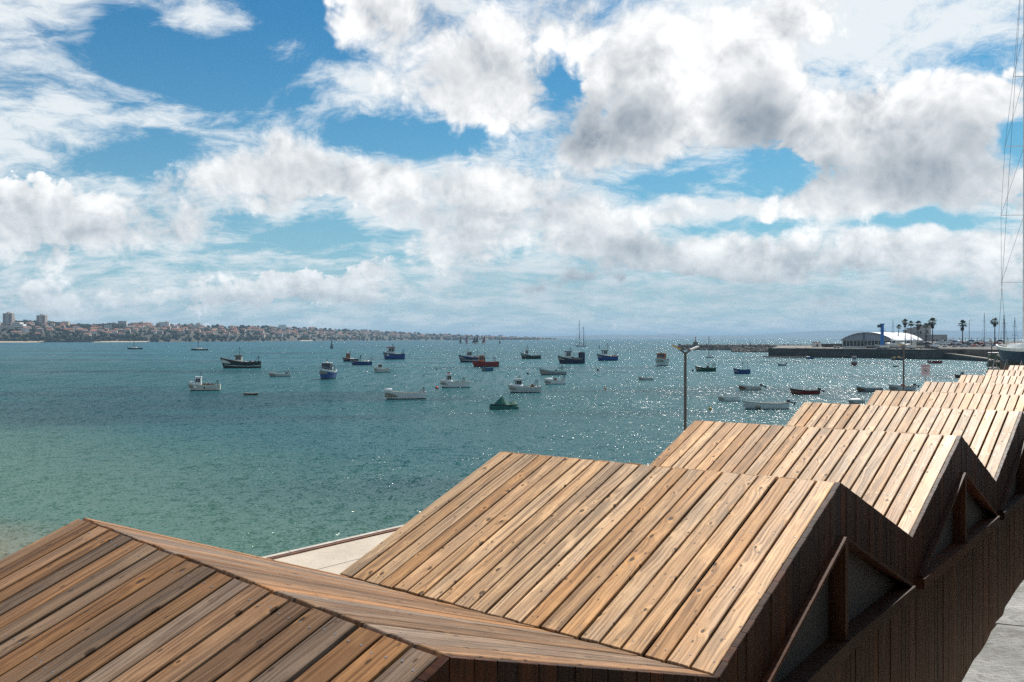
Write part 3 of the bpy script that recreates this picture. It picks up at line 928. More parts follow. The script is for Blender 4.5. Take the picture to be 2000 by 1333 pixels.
kiosk_labels = {
    1: 'nearest wooden kiosk, brown and grey plank roof filling the bottom left corner',
    2: 'second wooden kiosk from the front, broad sunlit tan plank roof in the middle',
    3: 'third wooden kiosk from the front, tan plank roof right of the tall lamp post',
    4: 'fourth wooden kiosk from the front, its roof ending at the right frame edge',
    5: 'fifth wooden kiosk from the front, tan roof below the second lamp post',
    6: 'sixth wooden kiosk from the front, roof just below the prohibition sign',
    7: 'seventh wooden kiosk from the front, narrow strip of tan roof',
    8: 'eighth wooden kiosk from the front, below the stacked fishing traps',
    9: 'ninth wooden kiosk from the front, small roof strip at the right edge',
    10: 'last wooden kiosk of the row, tiny roof strip at the right edge',
}
for kk in range(1, NK + 1):
    i = kk
    base = (VL[i - 1] + VR[i - 1] + VL[i] + VR[i]) / 4
    t = empty('wooden_kiosk', (0, 0, 0))
    tag(t, kiosk_labels[kk], 'kiosk', 'wooden kiosks in a zigzag row')
    sc = kk <= 4
    roof_slope(t, kk, RL[i], RR[i], VL[i - 1], VR[i - 1], 'front', sc)
    roof_slope(t, kk, RL[i], RR[i], VL[i], VR[i], 'rear', kk == 1)
    if kk <= 5: facade(t, kk, VR[i - 1], RR[i], VR[i])
    # closed sea-side wall
    mb = MB(); inn = (RR[i] - RL[i]).normalized()
    pts = [VL[i - 1] + inn * .05, VL[i] + inn * .05, RL[i] + inn * .05]
    dn = [Vector((p.x, p.y, GZ)) for p in pts[:2]]
    mb.add([dn[0], dn[1], pts[1] - Vector((0, 0, .06)), pts[2] - Vector((0, 0, .06)), pts[0] - Vector((0, 0, .06))], [(0, 1, 2, 3, 4)])
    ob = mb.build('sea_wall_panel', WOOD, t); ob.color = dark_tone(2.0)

# ------------------------------------------------------------------ boats on the water
def sstep(t): t = max(0.0, min(1.0, t)); return t * t * (3 - 2 * t)


def hull_parts(root, L, B, H, bow, transom, top, stripe, boot, deck, floor=.45, raised=0.0, rail=None):
    """hull, inner sides, floor and rail; x forward, waterline at z = 0"""
    N = 14
    def prof(t):
        if t < .38: return transom + (1 - transom) * sstep(t / .38) ** .8
        return max(0.015, 1 - ((t - .38) / .62) ** 2.3)
    def sheer(t): return H * (1 + (bow - 1) * max(0, (t - .25) / .75) ** 1.9 + .10 * max(0, (.25 - t) / .25))
    lev = [-.35, .10, .13, .55, .80, .84, 1.0]
    def pt(t, f, side):
        zg = sheer(t); z = zg * f if f > 0 else f * .8
        w = .58 + .42 * max(0, (f + .35) / 1.35) ** .75
        sharp = sstep((t - .55) / .45)
        w *= 1 - sharp * .35 * (1 - max(f, 0))
        x = -L / 2 + L * t - (1 - max(f, 0)) * L * .085 * sstep((t - .6) / .4) + (max(f, 0)) * 0
        return Vector((x, side * B / 2 * prof(t) * w, z))
    hb = MB()
    for side in (1, -1):
        rows = [[pt(i / N, f, side) for f in lev] for i in range(N + 1)]
        for i in range(N):
            for j in range(len(lev) - 1):
                a, b, c, d = rows[i][j], rows[i + 1][j], rows[i + 1][j + 1], rows[i][j + 1]
                mi = 0 if j == 0 else (2 if lev[j] >= .8 and j == 4 or (j == 5) else 1)
                mi = 0 if j == 0 else 2 if j >= 5 else 1
                hb.add([a, b, c, d], [(0, 1, 2, 3) if side < 0 else (3, 2, 1, 0)], mi)
    for j in range(len(lev) - 1):                     # transom
        a, b = pt(0, lev[j], 1), pt(0, lev[j], -1); c, d = pt(0, lev[j + 1], -1), pt(0, lev[j + 1], 1)
        hb.add([a, b, c, d], [(3, 2, 1, 0)], 0 if j == 0 else 2 if j >= 5 else 1)
    hb.build('hull', [boot, top, stripe], root, smooth=False, fix=True)
    # inner sides and floor
    ib = MB(); th = min(.09, B * .035)
    def inn(t, z, side):
        p = pt(t, 1.0, side); p.y -= side * th if abs(p.y) > th else p.y; p.z = z; return p
    ts = [.02 + .95 * i / N for i in range(N + 1)]
    fl = lambda t: H * floor + (sheer(t) - H) * .6 * raised
    L1 = [inn(t, sheer(t) - .005, 1) for t in ts]; L0 = [Vector((p.x, p.y * .86, fl(t))) for p, t in zip(L1, ts)]
    R1 = [inn(t, sheer(t) - .005, -1) for t in ts]; R0 = [Vector((p.x, p.y * .86, fl(t))) for p, t in zip(R1, ts)]
    ib.grid([L1, L0, R0, R1]); ib.add([L1[0], L0[0], R0[0], R1[0]], [(0, 1, 2, 3)]); ib.add([L1[-1], L0[-1], R0[-1], R1[-1]], [(3, 2, 1, 0)])
    ib.build('deck', deck, root)
    # gunwale rail
    gb = MB()
    rw = max(.05, th * 1.3)
    for side in (1, -1):
        A = [pt(i / N, 1.0, side) for i in range(N + 1)]
        r0 = [p + Vector((0, side * .02, 0)) for p in A]; r1 = [p + Vector((0, side * .02, rw * .7)) for p in A]
        r3 = [Vector((p.x, p.y - side * min(rw, abs(p.y)), p.z + rw * .7)) for p in A]
        r4 = [Vector((p.x, p.y - side * min(rw, abs(p.y)), p.z)) for p in A]
        gb.grid([r0, r1, r3, r4] if side > 0 else [r4, r3, r1, r0])
    a, b = pt(0, 1, 1), pt(0, 1, -1)
    gb.beam(a + Vector((0, 0, rw * .35)), b + Vector((0, 0, rw * .35)), rw * 1.5, rw * .7)
    gb.build('gunwale', rail or stripe, root)
    return sheer, prof


def wheelhouse(root, L, B, z0, x, ln, w, top, wall, roof, slant=.25, rear_open=False):
    """cabin with slanted front, panes in front and on both sides, overhanging roof"""
    hz = top - z0
    cb = MB(); f = x + ln / 2; r = x - ln / 2
    sl = slant * hz * .5
    b = [(r, -w / 2), (f, -w / 2), (f, w / 2), (r, w / 2)]
    tp = [(r + .02, -w / 2 * .92), (f - sl, -w / 2 * .92), (f - sl, w / 2 * .92), (r + .02, w / 2 * .92)]
    cb.hexa([Vector((*p, z0)) for p in b] + [Vector((*p, top)) for p in tp])
    cab = cb.build('wheelhouse', wall, root)
    def face_pt(side, u, v):                            # side wall, u 0 rear - 1 front, v 0..1 up
        lo = Vector((r + (f - r) * u, side * w / 2, z0)); hi = Vector((r + .02 + (f - sl - r - .02) * u, side * w / 2 * .92, top))
        return lo + (hi - lo) * v
    for side in (1, -1):
        n = 2 if ln > 1.1 else 1
        for i in range(n):
            u0, u1 = .12 + .80 * i / n + .02, .12 + .80 * (i + 1) / n - .02
            wb = MB(); q = [face_pt(side, u0, .52), face_pt(side, u1, .52), face_pt(side, u1, .88), face_pt(side, u0, .88)]
            o = Vector((0, side * .012, 0)); i2 = Vector((0, -side * .02, 0))
            wb.hexa([p + i2 for p in q] + [p + o for p in q]); wb.build('window', M['glass'], cab, fix=True)
    for i in range(3):
        y0, y1 = -w / 2 * .88 + w * .88 * i / 3 + .03, -w / 2 * .88 + w * .88 * (i + 1) / 3 - .03
        def fp(y, v): return Vector((f - sl * v, y * (1 - .08 * v), z0 + hz * v))
        wb = MB(); q = [fp(y0, .55), fp(y1, .55), fp(y1, .90), fp(y0, .90)]
        wb.hexa([p - Vector((.02, 0, 0)) for p in q] + [p + Vector((.012, 0, .004)) for p in q]); wb.build('window', M['glass'], cab, fix=True)
    rb = MB(); e = .10
    rb.box(((r + f - sl) / 2 + .05, 0, top + .045), (f - sl - r + 2.6 * e, w * .92 + 2 * e, .09), taper=.94)
    rb.build('roof', roof, cab)
    return cab


def lump(root, name, c, s, mat, seed=1, n=9):
    rr = random.Random(seed); mb = MB()
    for i in range(n):
        mb.ball((c[0] + rr.uniform(-.5, .5) * s[0], c[1] + rr.uniform(-.5, .5) * s[1], c[2] + rr.uniform(0, .5) * s[2]), .34 * min(s[0], s[1]) * rr.uniform(.6, 1.1), 7, 5, sq=(1.2, 1.1, .8), jit=.15, rng=rr)
    return mb.build(name, mat, root)


def bent_pole(mb, pts, r): 
    for a, b in zip(pts, pts[1:]): mb.tube(a, b, r, n=5)


def make_boat(x0, x1, py, spec, label, head=None, heave=0.0):
    """a boat between photograph columns x0 (bow) and x1 (stern) whose waterline is at row py"""
    D = CZ * F / (py - HY)
    hd = spec.get('head', 12) if head is None else head
    width = (x1 - x0) / F * D
    asp = spec.get('asp', .30)
    L = spec.get('L') or width / (cos(rad(hd)) + asp * .8 * abs(sin(rad(hd))))
    B = L * asp; H = L * spec.get('H', .12)
    c = sea((x0 + x1) / 2, py); c.y += B * .35; c.x *= c.y / (c.y - B * .35)
    root = empty(spec.get('name', 'fishing_boat'), (c.x, c.y, heave), pi + rad(hd))
    tag(root, label, spec.get('cat', 'boat'), spec.get('group', 'boats moored in the bay'))
    root.scale = (1, 1, 1.20 if 'cab' in spec else 1.12)
    g = M.get
    sheer, prof = hull_parts(root, L, B, H, spec.get('bow', 1.6), spec.get('transom', .72), g(spec['top']), g(spec.get('stripe', spec['top'])), g(spec.get('boot', 'boot')),
                             g(spec.get('deck', 'deck')), spec.get('floor', .45), spec.get('raised', 0), g(spec.get('rail', 'offwhite')))
    dz = H * spec.get('floor', .45)
    if 'band' in spec:                                   # painted rubbing strake low on the topsides
        for side in (1, -1):
            mb = MB()
            n = 12
            A = []
            for i in range(n + 1):
                t = .01 + .93 * i / n; zg = sheer(t) * .30
                w = .58 + .42 * ((.30 + .35) / 1.35) ** .75
                sharp = sstep((t - .55) / .45); w *= 1 - sharp * .35 * .70
                x = -L / 2 + L * t - .70 * L * .085 * sstep((t - .6) / .4)
                A.append(Vector((x, side * (B / 2 * prof(t) * w + .03), zg)))
            mb.grid([[p for p in A], [p + Vector((0, side * .03, H * .15)) for p in A]] if side < 0 else [[p + Vector((0, side * .03, H * .15)) for p in A], A])
            mb.build('strake', g(spec['band']), root)
    if 'fore' in spec:                                   # raised, rounded foredeck
        mb = MB(); rows = []
        n = 8
        for i in range(n + 1):
            t = spec.get('fore_t', .60) + (.985 - spec.get('fore_t', .60)) * i / n
            hb = B / 2 * prof(t) * .985; z = sheer(t); x = -L / 2 + L * t
            cr = H * spec.get('fore_h', .45) * (1 - (i / n) ** 2) ** .5
            rows.append([Vector((x, hb * cos(pi * j / 8), z + .02 + cr * sin(pi * j / 8) ** .8)) for j in range(9)])
        mb.grid(rows); mb.add(rows[0], [tuple(range(9))])
        mb.build('foredeck', g(spec['fore']), root, smooth=False, fix=True)
    if 'cab' in spec:
        cx, cl, cw, ct = spec['cab']
        cab = wheelhouse(root, L, B, dz, cx * L, cl * L, cw * B, ct * L, g(spec.get('wall', 'white')), g(spec.get('roof', 'white')), spec.get('slant', .3))
        if spec.get('rooflamp'):
            mb = MB(); mb.box((cx * L, 0, ct * L + .22), (.5, .4, .26)); mb.build('roof_box', g(spec['rooflamp']), cab)
        if spec.get('visor'):
            mb = MB(); mb.box((cx * L, 0, ct * L - .10), (cl * L + .25, cw * B + .14, .26)); mb.build('visor', g(spec['visor']), cab)
    for (mx, mh) in spec.get('masts', ()):
        mb = MB(); b = Vector((mx * L, 0, dz)); tp = Vector((mx * L, 0, mh * L))
        q = D * .00030; mb.tube(b, tp, max(.055, q), max(.035, q * .7), 6)
        mb.beam(tp - Vector((0, .35, .35)), tp - Vector((0, -.35, .35)), .05, .05)
        bent_pole(mb, [tp, Vector((mx * L - .16 * L, 0, max(H, dz + .3 * (mh * L))))], max(.016, D * .00011))
        bent_pole(mb, [tp - Vector((0, 0, .2)), Vector((min(.47, mx + .3) * L, 0, sheer(min(.97, mx + .8))))], max(.014, D * .00009))
        mb.build('mast', M['darkmast'], root)
    if 'gantry' in spec:
        gx, gh = spec['gantry']
        mb = MB(); w = B * prof(.5 + gx) * .42
        bent_pole(mb, [Vector((gx * L, -w, H * .9)), Vector((gx * L, -w, gh * L)), Vector((gx * L, w, gh * L)), Vector((gx * L, w, H * .9))], max(.045, D * .00022))
        bent_pole(mb, [Vector((gx * L, w, gh * L)), Vector((gx * L + .10 * L, w, H))], max(.03, D * .00014))
        bent_pole(mb, [Vector((gx * L, -w, gh * L)), Vector((gx * L + .10 * L, -w, H))], max(.03, D * .00014))
        mb.build('gantry', g(spec.get('gantry_mat', 'darkmast')), root)
    if 'shelter' in spec:                                # shelter over the after deck
        sx, sl, sh = spec['shelter']
        mb = MB(); w = B * .80
        mb.box((sx * L, 0, sh * L), (sl * L, w, .09))
        for i in (-1, 1):
            for j in (-1, 1): mb.tube((sx * L + i * sl * L * .47, j * w * .46, H * .7), (sx * L + i * sl * L * .47, j * w * .46, sh * L), .04, n=5)
        so = mb.build('shelter', g(spec.get('shelter_mat', 'white')), root)
        if spec.get('side_sheet'):
            mb = MB(); mb.box((sx * L - sl * L * .30, -w * .49, (sh * L + H) / 2), (sl * L * .4, .03, sh * L - H * .9)); mb.box((sx * L - sl * L * .30, w * .49, (sh * L + H) / 2), (sl * L * .4, .03, sh * L - H * .9)); mb.build('side_sheet', g(spec['side_sheet']), so)
    for i, (nx, ns, nh, nm) in enumerate(spec.get('nets', ())):
        lump(root, 'net_pile', (nx * L, 0, dz + .15 * L * nh), (ns * L, B * .55, nh * L), g(nm), seed=i + int(x0))
    for t in spec.get('thwarts', ()):
        mb = MB(); hb = B * prof(t) * .90
        mb.box((-L / 2 + L * t, 0, H * .78), (.26, hb, .05)); mb.build('thwart', g(spec.get('thwart_mat', 'deck')), root)
    if 'motor' in spec:                                  # outboard: cowl, shaft and tiller
        mb = MB(); x = -L / 2 - .12; hz = sheer(0)
        mb.box((x - .05, 0, hz + .28), (.42, .32, .42), taper=.75); mb.box((x, 0, hz - .25), (.16, .12, .85)); mb.box((x - .05, 0, -.25), (.35, .10, .3))
        mb.beam((x + .2, 0, hz + .2), (x + .75, 0, hz + .3), .05, .05)
        mb.build('outboard_motor', M['darkgrey'], root)
    if spec.get('tilted'):                               # outboard tipped up out of the water
        mb = MB(); hz = sheer(0); x = -L / 2
        mb.box((x - .05, 0, hz + .22), (.40, .32, .38)); mb.beam((x - .15, 0, hz + .15), (x - 1.0, 0, hz - .12), .14, .16); mb.beam((x - .85, 0, hz - .3), (x - 1.05, 0, hz + .1), .08, .22)
        mb.build('outboard_motor', M['darkgrey'], root)
    if 'console' in spec:
        cx, cs = spec['console']
        mb = MB(); mb.hexa([Vector((cx * L + a, b, dz)) for a, b in ((-.3, -.3), (.4, -.3), (.4, .3), (-.3, .3))] + [Vector((cx * L + a, b, dz + cs)) for a, b in ((-.35, -.26), (.1, -.26), (.1, .26), (-.35, .26))])
        mb.build('console', g(spec.get('console_mat', 'darkgrey')), root)
    if 'rope' in spec:
        mb = MB(); p = Vector((L * .46, 0, sheer(.96))); q = Vector((L * .46 + H * 1.4, 0, 0.02))
        mb.tube(p, q, .02, n=4); mb.build('mooring_rope', M['darkgrey'], root)
    if spec.get('cab') and L > 4:                        # pulpit rail round the bow
        mb = MB(); ring = []
        for side in (1, -1):
            pts = []
            for t in (.70, .80, .90, .97):
                x = -L / 2 + L * t; y = side * B / 2 * prof(t) * .9; z = sheer(t)
                mb.tube((x, y, z), (x, y, z + .05 * L), .018, n=4); pts.append(Vector((x, y, z + .05 * L)))
            bent_pole(mb, pts, .02); ring.append(pts[-1])
        mb.tube(ring[0], ring[1], .02, n=4)
        mb.build('bow_rail', M['steel'], root)
    return root


SKIFF = dict(name='open_skiff', cat='skiff', H=.105, bow=1.75, asp=.29, transom=.66, floor=.35, thwarts=(.18, .45, .68), rail='offwhite', group='open skiffs moored in the bay')
TRAWL = dict(name='fishing_boat', cat='fishing boat', H=.125, bow=1.75, asp=.33, floor=.62, raised=.7, group='fishing boats moored in the bay')
WHITE = dict(name='cabin_boat', cat='fishing boat', H=.135, bow=1.45, asp=.33, floor=.5, raised=.5, top='white', stripe='offwhite', fore='white', rail='offwhite', group='fishing boats moored in the bay')

def spec(base, **k): d = dict(base); d.update(k); return d


BOATS = [
    (430, 510, 719.5, spec(TRAWL, top='darkgreen', stripe='black', band='lightgrey', rail='brown', cab=(.06, .19, .50, .265), wall='offwhite', roof='brown', visor='brown', masts=((.03, .44),), gantry=(-.44, .26), nets=((-.18, .25, .05, 'lightgrey'), (-.32, .12, .08, 'darkgrey')), rope=1, deck='offwhite'),
     'long dark green fishing boat with white waterline band and brown wheelhouse'),
    (367, 430, 763.5, spec(WHITE, top='offwhite', fore_t=.68, fore_h=.75, cab=(.20, .24, .62, .36), slant=.5, roof='white', nets=((-.12, .30, .16, 'net'), (-.02, .18, .14, 'net')), gantry=(-.42, .28), masts=((.10, .50),), rope=1),
     'rust-streaked white cabin boat with a heap of brown nets, leftmost cabin boat'),
    (524, 568, 736, spec(SKIFF, top='lightgrey', stripe='white', nets=((.12, .08, .10, 'white'),), console=(-.30, .8), gantry=(-.42, .26), rope=1, name='open_skiff'),
     'pale grey open boat with stern frame, right of the long dark green boat'),
    (474, 504, 772, spec(SKIFF, top='brown', stripe='grey', H=.10, bow=1.3, thwarts=(.3, .6), nets=((-.35, .10, .1, 'darkgrey'),)),
     'tiny brown rowing dinghy in front of the pale grey open boat'),
    (668, 700, 706.5, spec(TRAWL, top='navy', stripe='black', cab=(.17, .26, .60, .42), wall='orange', roof='redroof', masts=((.02, .56),), nets=((-.1, .2, .1, 'white'),), head=18),
     'small dark boat with orange wheelhouse, partly behind a blue boat'),
    (684, 727, 713.5, spec(TRAWL, top='blue', stripe='navy', H=.14, bow=1.3, gantry=(.02, .42), console=(-.2, .9), console_mat='lightgrey', masts=((-.47, .32),), nets=((.2, .2, .05, 'redroof'), (-.25, .2, .12, 'lightgrey'))),
     'blue boat with a dark frame amidships and no cabin, left of the centre'),
    (747, 791, 702.5, spec(TRAWL, top='blue', stripe='navy', H=.21, bow=1.35, asp=.36, cab=(.14, .36, .62, .47), wall='lightgrey', roof='redroof', visor='redroof', masts=((.05, .60),), gantry=(-.46, .36), gantry_mat='blue', nets=((-.2, .25, .10, 'lightgrey'),), head=18),
     'high-sided deep blue fishing boat with a red wheelhouse roof'),
    (729, 763, 728, spec(WHITE, top='lightgrey', fore='offwhite', stripe='offwhite', H=.17, cab=(.12, .28, .55, .42), wall='offwhite', roof='offwhite', nets=((-.12, .16, .16, 'brown'), (-.32, .12, .16, 'darkgrey')), boot='boot'),
     'small stubby beige cabin boat below the red-roofed blue boat'),
    (748, 833, 780, spec(SKIFF, top='white', stripe='white', H=.125, bow=1.45, asp=.27, transom=.8, fore='white', fore_t=.80, fore_h=.5, nets=((-.36, .10, .08, 'darkgrey'), (.27, .05, .06, 'grey')), gantry=(-.45, .24), thwarts=(.3, .5, .66), rope=1),
     'long white open boat with hoops at the stern, above the second roof'),
    (857, 919, 757.5, spec(WHITE, cab=(.20, .20, .50, .38), fore_t=.58, fore_h=.35, rooflamp='redroof', gantry=(-.30, .30), nets=((-.10, .16, .10, 'darkgrey'), (-.38, .1, .1, 'net')), masts=((.22, .44),), band=None) if False else spec(WHITE, cab=(.20, .20, .50, .36), fore_t=.58, fore_h=.35, rooflamp='redroof', gantry=(-.30, .27), nets=((-.10, .16, .10, 'darkgrey'), (-.38, .1, .1, 'net')), masts=((.22, .42),)),
     'white cabin boat beside the red buoy, box on its wheelhouse roof'),
    (894, 948, 708, spec(TRAWL, top='navy', stripe='blue', band='lightgrey', H=.15, bow=1.55, cab=(.10, .24, .55, .34), wall='lightgrey', roof='offwhite', masts=((.14, .44), (-.22, .36)), nets=((-.2, .25, .12, 'brown'),)),
     'navy and white fishing boat half hidden behind the red boat'),
    (920, 975, 717, spec(TRAWL, top='red', stripe='red', rail='redroof', H=.14, bow=1.35, cab=(.16, .20, .50, .34), wall='orange', roof='redroof', masts=((.02, .44),), gantry=(-.36, .30), deck='redroof'),
     'red fishing boat with orange wheelhouse near the centre'),
    (939, 964, 725.5, spec(SKIFF, top='teal', stripe='blue', rail='blue', H=.22, bow=1.35, thwarts=(.4,)),
     'small teal blue dinghy just below the red fishing boat'),
    (1015, 1057, 701.5, spec(TRAWL, top='darkgreen', stripe='grey', rail='grey', H=.13, bow=1.9, cab=(.20, .18, .50, .36), wall='lightgrey', roof='brown', masts=((.17, .55),), shelter=(-.32, .30, .235), shelter_mat='darkgreen', nets=((-.02, .1, .08, 'white'),)),
     'dark green fishing boat with grey wheelhouse and flat shelter at the stern'),
    (990, 1057, 767.5, spec(WHITE, top='lightgrey', stripe='offwhite', cab=(.18, .22, .48, .33), fore_t=.56, fore_h=.45, wall='lightgrey', roof='offwhite', nets=((-.06, .13, .14, 'black'), (-.20, .16, .20, 'brown'), (-.36, .14, .08, 'white')), masts=((.14, .44),), gantry=(-.40, .32)),
     'white cabin boat with dark gear on deck, left of the grey skiff pair'),
    (1051, 1107, 733, spec(SKIFF, top='grey', stripe='lightgrey', rail='lightgrey', H=.115, bow=2.0, console=(-.12, 1.0), console_mat='navy', gantry=(-.36, .29), nets=((-.33, .06, .1, 'darkgrey'),)),
     'grey open skiff with dark console and stern hoop, behind the small white boat'),
    (1061, 1105, 751, spec(SKIFF, top='white', stripe='offwhite', fore='white', fore_t=.62, fore_h=.6, H=.15, bow=1.3, console=(-.02, .95), console_mat='brown', nets=((-.22, .08, .14, 'darkgrey'),), gantry=(-.46, .34)),
     'small white boat with covered bow in front of the grey skiff'),
    (1087, 1143, 711, spec(TRAWL, top='navy', stripe='black', H=.14, bow=1.75, cab=(.12, .22, .55, .37), wall='lightgrey', roof='navy', visor='navy', shelter=(-.28, .42, .35), shelter_mat='offwhite', side_sheet='navy', masts=((.02, .50),), nets=((-.15, .2, .12, 'brown'),)),
     'large black-navy fishing boat with an awning over its after deck'),
    (1163, 1208, 705, spec(TRAWL, top='blue', stripe='navy', H=.16, bow=1.6, cab=(.12, .26, .55, .40), wall='white', roof='white', visor='black', masts=((-.02, .68),), gantry=(-.47, .34), gantry_mat='steel', nets=((-.2, .22, .16, 'brown'), (-.36, .15, .14, 'redroof')), head=18),
     'blue fishing boat with white wheelhouse and tall mast, right of the navy one'),
    (1245, 1277, 743, spec(SKIFF, top='lightgrey', stripe='offwhite', H=.13, bow=1.5, thwarts=(.3, .6), nets=((-.42, .07, .1, 'white'),)),
     'small pale rowing dinghy alone below the orange-cabined boat'),
    (1355, 1399, 726, spec(TRAWL, top='green', stripe='darkgreen', rail='green', H=.13, bow=1.7, floor=.4, fore='lightgrey', fore_t=.74, fore_h=.25, console=(-.12, 1.2), console_mat='brown', shelter=(-.26, .34, .32), shelter_mat='darkgrey', gantry=(-.46, .30), nets=((-.2, .16, .1, 'brown'),)),
     'green fishing boat just right of the tall lamp post'),
    (1430, 1466, 731, spec(TRAWL, top='blue', stripe='navy', rail='blue', H=.20, bow=1.45, floor=.4, masts=((-.08, .62), (-.38, .55)), nets=((.0, .18, .14, 'brown'), (-.15, .15, .1, 'brown'))),
     'small blue boat with two thin masts, right of the green fishing boat'),
    (1440, 1488, 762.5, spec(SKIFF, top='offwhite', stripe='offwhite', H=.125, bow=1.6, deck='brown', tilted=1, head=8),
     'cream rowing skiff with tipped-up outboard, behind the two white skiffs'),
    (1401, 1446, 784, spec(SKIFF, top='white', stripe='white', H=.16, bow=1.2, transom=.5, thwarts=(.3, .55), nets=((.0, .12, .12, 'grey'),), head=-10),
     'short white skiff behind the longest white skiff'),
    (1447, 1541, 800, spec(SKIFF, top='white', stripe='lightgrey', H=.105, bow=1.5, asp=.26, tilted=1, nets=((-.1, .12, .05, 'yellow'), (.1, .2, .04, 'deck')), deck='lightgrey', head=4),
     'longest white skiff with tipped-up outboard, nearest to the roofs'),
    (1540, 1602, 771, spec(SKIFF, top='red', stripe='boot', rail='brown', H=.10, bow=1.75, deck='brown', tilted=1, head=8),
     'dark red skiff with tipped-up outboard motor'),
    (1518, 1536, 715, spec(SKIFF, top='grey', stripe='lightgrey', H=.16, bow=1.6, motor=1),
     'tiny grey dinghy in front of the stone quay'),
    (1670, 1724, 766.5, spec(SKIFF, top='grey', stripe='lightgrey', H=.13, bow=1.5, thwart_mat='brown', deck='brown', nets=((.2, .12, .1, 'brown'),), head=6),
     'grey skiff half hidden behind the fifth roof'),
    (1654, 1690, 789, spec(SKIFF, top='offwhite', stripe='white', fore='white', fore_t=.3, fore_h=.55, H=.16, bow=1.2, thwarts=()),
     'white covered dinghy peeping over the fourth roof'),
    (1731, 1790, 764, spec(SKIFF, top='white', stripe='offwhite', H=.13, bow=1.5, console=(-.05, .9), console_mat='redroof', nets=((.12, .12, .14, 'redroof'), (-.18, .1, .14, 'redroof')), tilted=1),
     'white skiff with red covers directly behind the second lamp post'),
    (1808, 1841, 710.5, spec(SKIFF, top='red', stripe='redroof', rail='redroof', H=.13, bow=1.3, nets=((.15, .12, .16, 'lightgrey'), (-.2, .15, .1, 'redroof'))),
     'red open boat in front of the slipway'),
    (1742, 1756, 717, spec(SKIFF, top='brown', stripe='boot', rail='boot', H=.12, bow=1.1),
     'tiny dark punt left of the second lamp post'),
    (1572, 1590, 702, spec(SKIFF, top='blue', stripe='teal', rail='blue', H=.16, bow=1.6, fore='blue', fore_t=.5, fore_h=.5, thwarts=()),
     'tiny bright blue boat at the foot of the stone quay'),
    (1737, 1766, 704, spec(SKIFF, top='navy', stripe='darkgreen', H=.13, bow=1.4, masts=((.25, .5), (-.2, .5)), nets=((.2, .15, .2, 'yellow'), (-.15, .15, .25, 'yellow'))),
     'dark boat with yellow gear moored against the quay'),
    (1764, 1795, 704.5, spec(SKIFF, top='white', stripe='lightgrey', H=.13, bow=1.9, nets=((.0, .25, .25, 'white'),), head=170),
     'white boat moored against the quay behind the second lamp post'),
    (1862, 1885, 739, spec(SKIFF, top='brown', stripe='boot', rail='brown', deck='brown', H=.2, bow=1.5, console=(-.3, 1.2), console_mat='grey', head=20),
     'dark brown boat peeping over the seventh roof'),
]
for x0, x1, py, sp, lab in BOATS: make_boat(x0, x1, py, sp, lab)

# boats seen end on
make_boat(623, 653, 741, spec(TRAWL, L=9.0, asp=.40, top='blue', stripe='white', rail='white', H=.17, bow=1.45, cab=(-.02, .24, .62, .36), wall='navy', roof='lightgrey', masts=((-.05, .46),), nets=((-.3, .2, .2, 'white'),), rooflamp='white', gantry=(-.2, .30)),
          'bright blue fishing boat seen head on from the bow', head=84)
make_boat(1277, 1308, 715.5, spec(TRAWL, L=10.5, asp=.46, top='lightgrey', stripe='offwhite', rail='darkgrey', H=.16, bow=1.5, cab=(.05, .24, .62, .36), wall='orange', roof='brown', visor='orange', shelter=(-.2, .3, .33), shelter_mat='offwhite', nets=((-.25, .2, .1, 'brown'),), masts=((.1, .42),)),
          'white fishing boat with orange cabin seen head on, left of the tall lamp post', head=68)
make_boat(1660, 1677, 714.5, spec(TRAWL, L=5.6, asp=.42, top='red', stripe='white', rail='white', H=.19, bow=1.4, cab=(-.02, .3, .7, .50), wall='white', roof='redroof'),
          'small red and white cabin boat in front of the quay', head=70)


# green tarpaulin-covered boat
def covered_boat():
    c = sea(983, 800); L, B = 3.9, 1.7
    root = empty('covered_boat', (c.x, c.y + .6, 0), pi + rad(20))
    tag(root, 'boat wrapped in a green tarpaulin with a peaked top', 'boat', 'boats moored in the bay')
    hull_parts(root, L, B, .55, 1.3, .75, M['black'], M['black'], M['boot'], M['deck'], .5, 0, M['black'])
    mb = MB(); rr = random.Random(5); rows = []
    n, m = 18, 14
    for i in range(n + 1):
        t = i / n; x = -L / 2 - .08 + (L + .16) * t
        hb = B / 2 * (1.0 if t < .4 else max(.05, 1 - ((t - .4) / .6) ** 2.2)) + .16
        ridge = .70 + 1.0 * math.exp(-((t - .56) / .19) ** 2) + .50 * math.exp(-((t - .14) / .13) ** 2)
        r = []
        for j in range(m + 1):
            s = j / m * 2 - 1
            fold = .05 * sin(9 * pi * t + 3 * s) + rr.uniform(-.025, .025)
            z = .16 + (ridge - .16) * (1 - abs(s)) ** .75 if abs(s) < .999 else .02
            z = max(.03 + .04 * sin(t * 19), z + fold * (1 - abs(s)))
            r.append(Vector((x, s * hb * (1 + .03 * sin(t * 31)), z)))
        rows.append(r)
    mb.grid(rows); mb.add(rows[0], [tuple(range(m, -1, -1))]); mb.add(rows[-1], [tuple(range(m + 1))])
    mb.build('tarpaulin', M['tarp'], root, smooth=False, fix=True)
    mb = MB(); mb.tube((.05 * L, 0, .5), (.05 * L, 0, 1.85), .03, n=5); mb.build('tarpaulin_pole', M['darkmast'], root)
    mb = MB(); mb.ball((-L * .42, -B / 2 - .12, .2), .19, 8, 6, sq=(1, .6, 1)); mb.build('fender', M['offwhite'], root)
covered_boat()


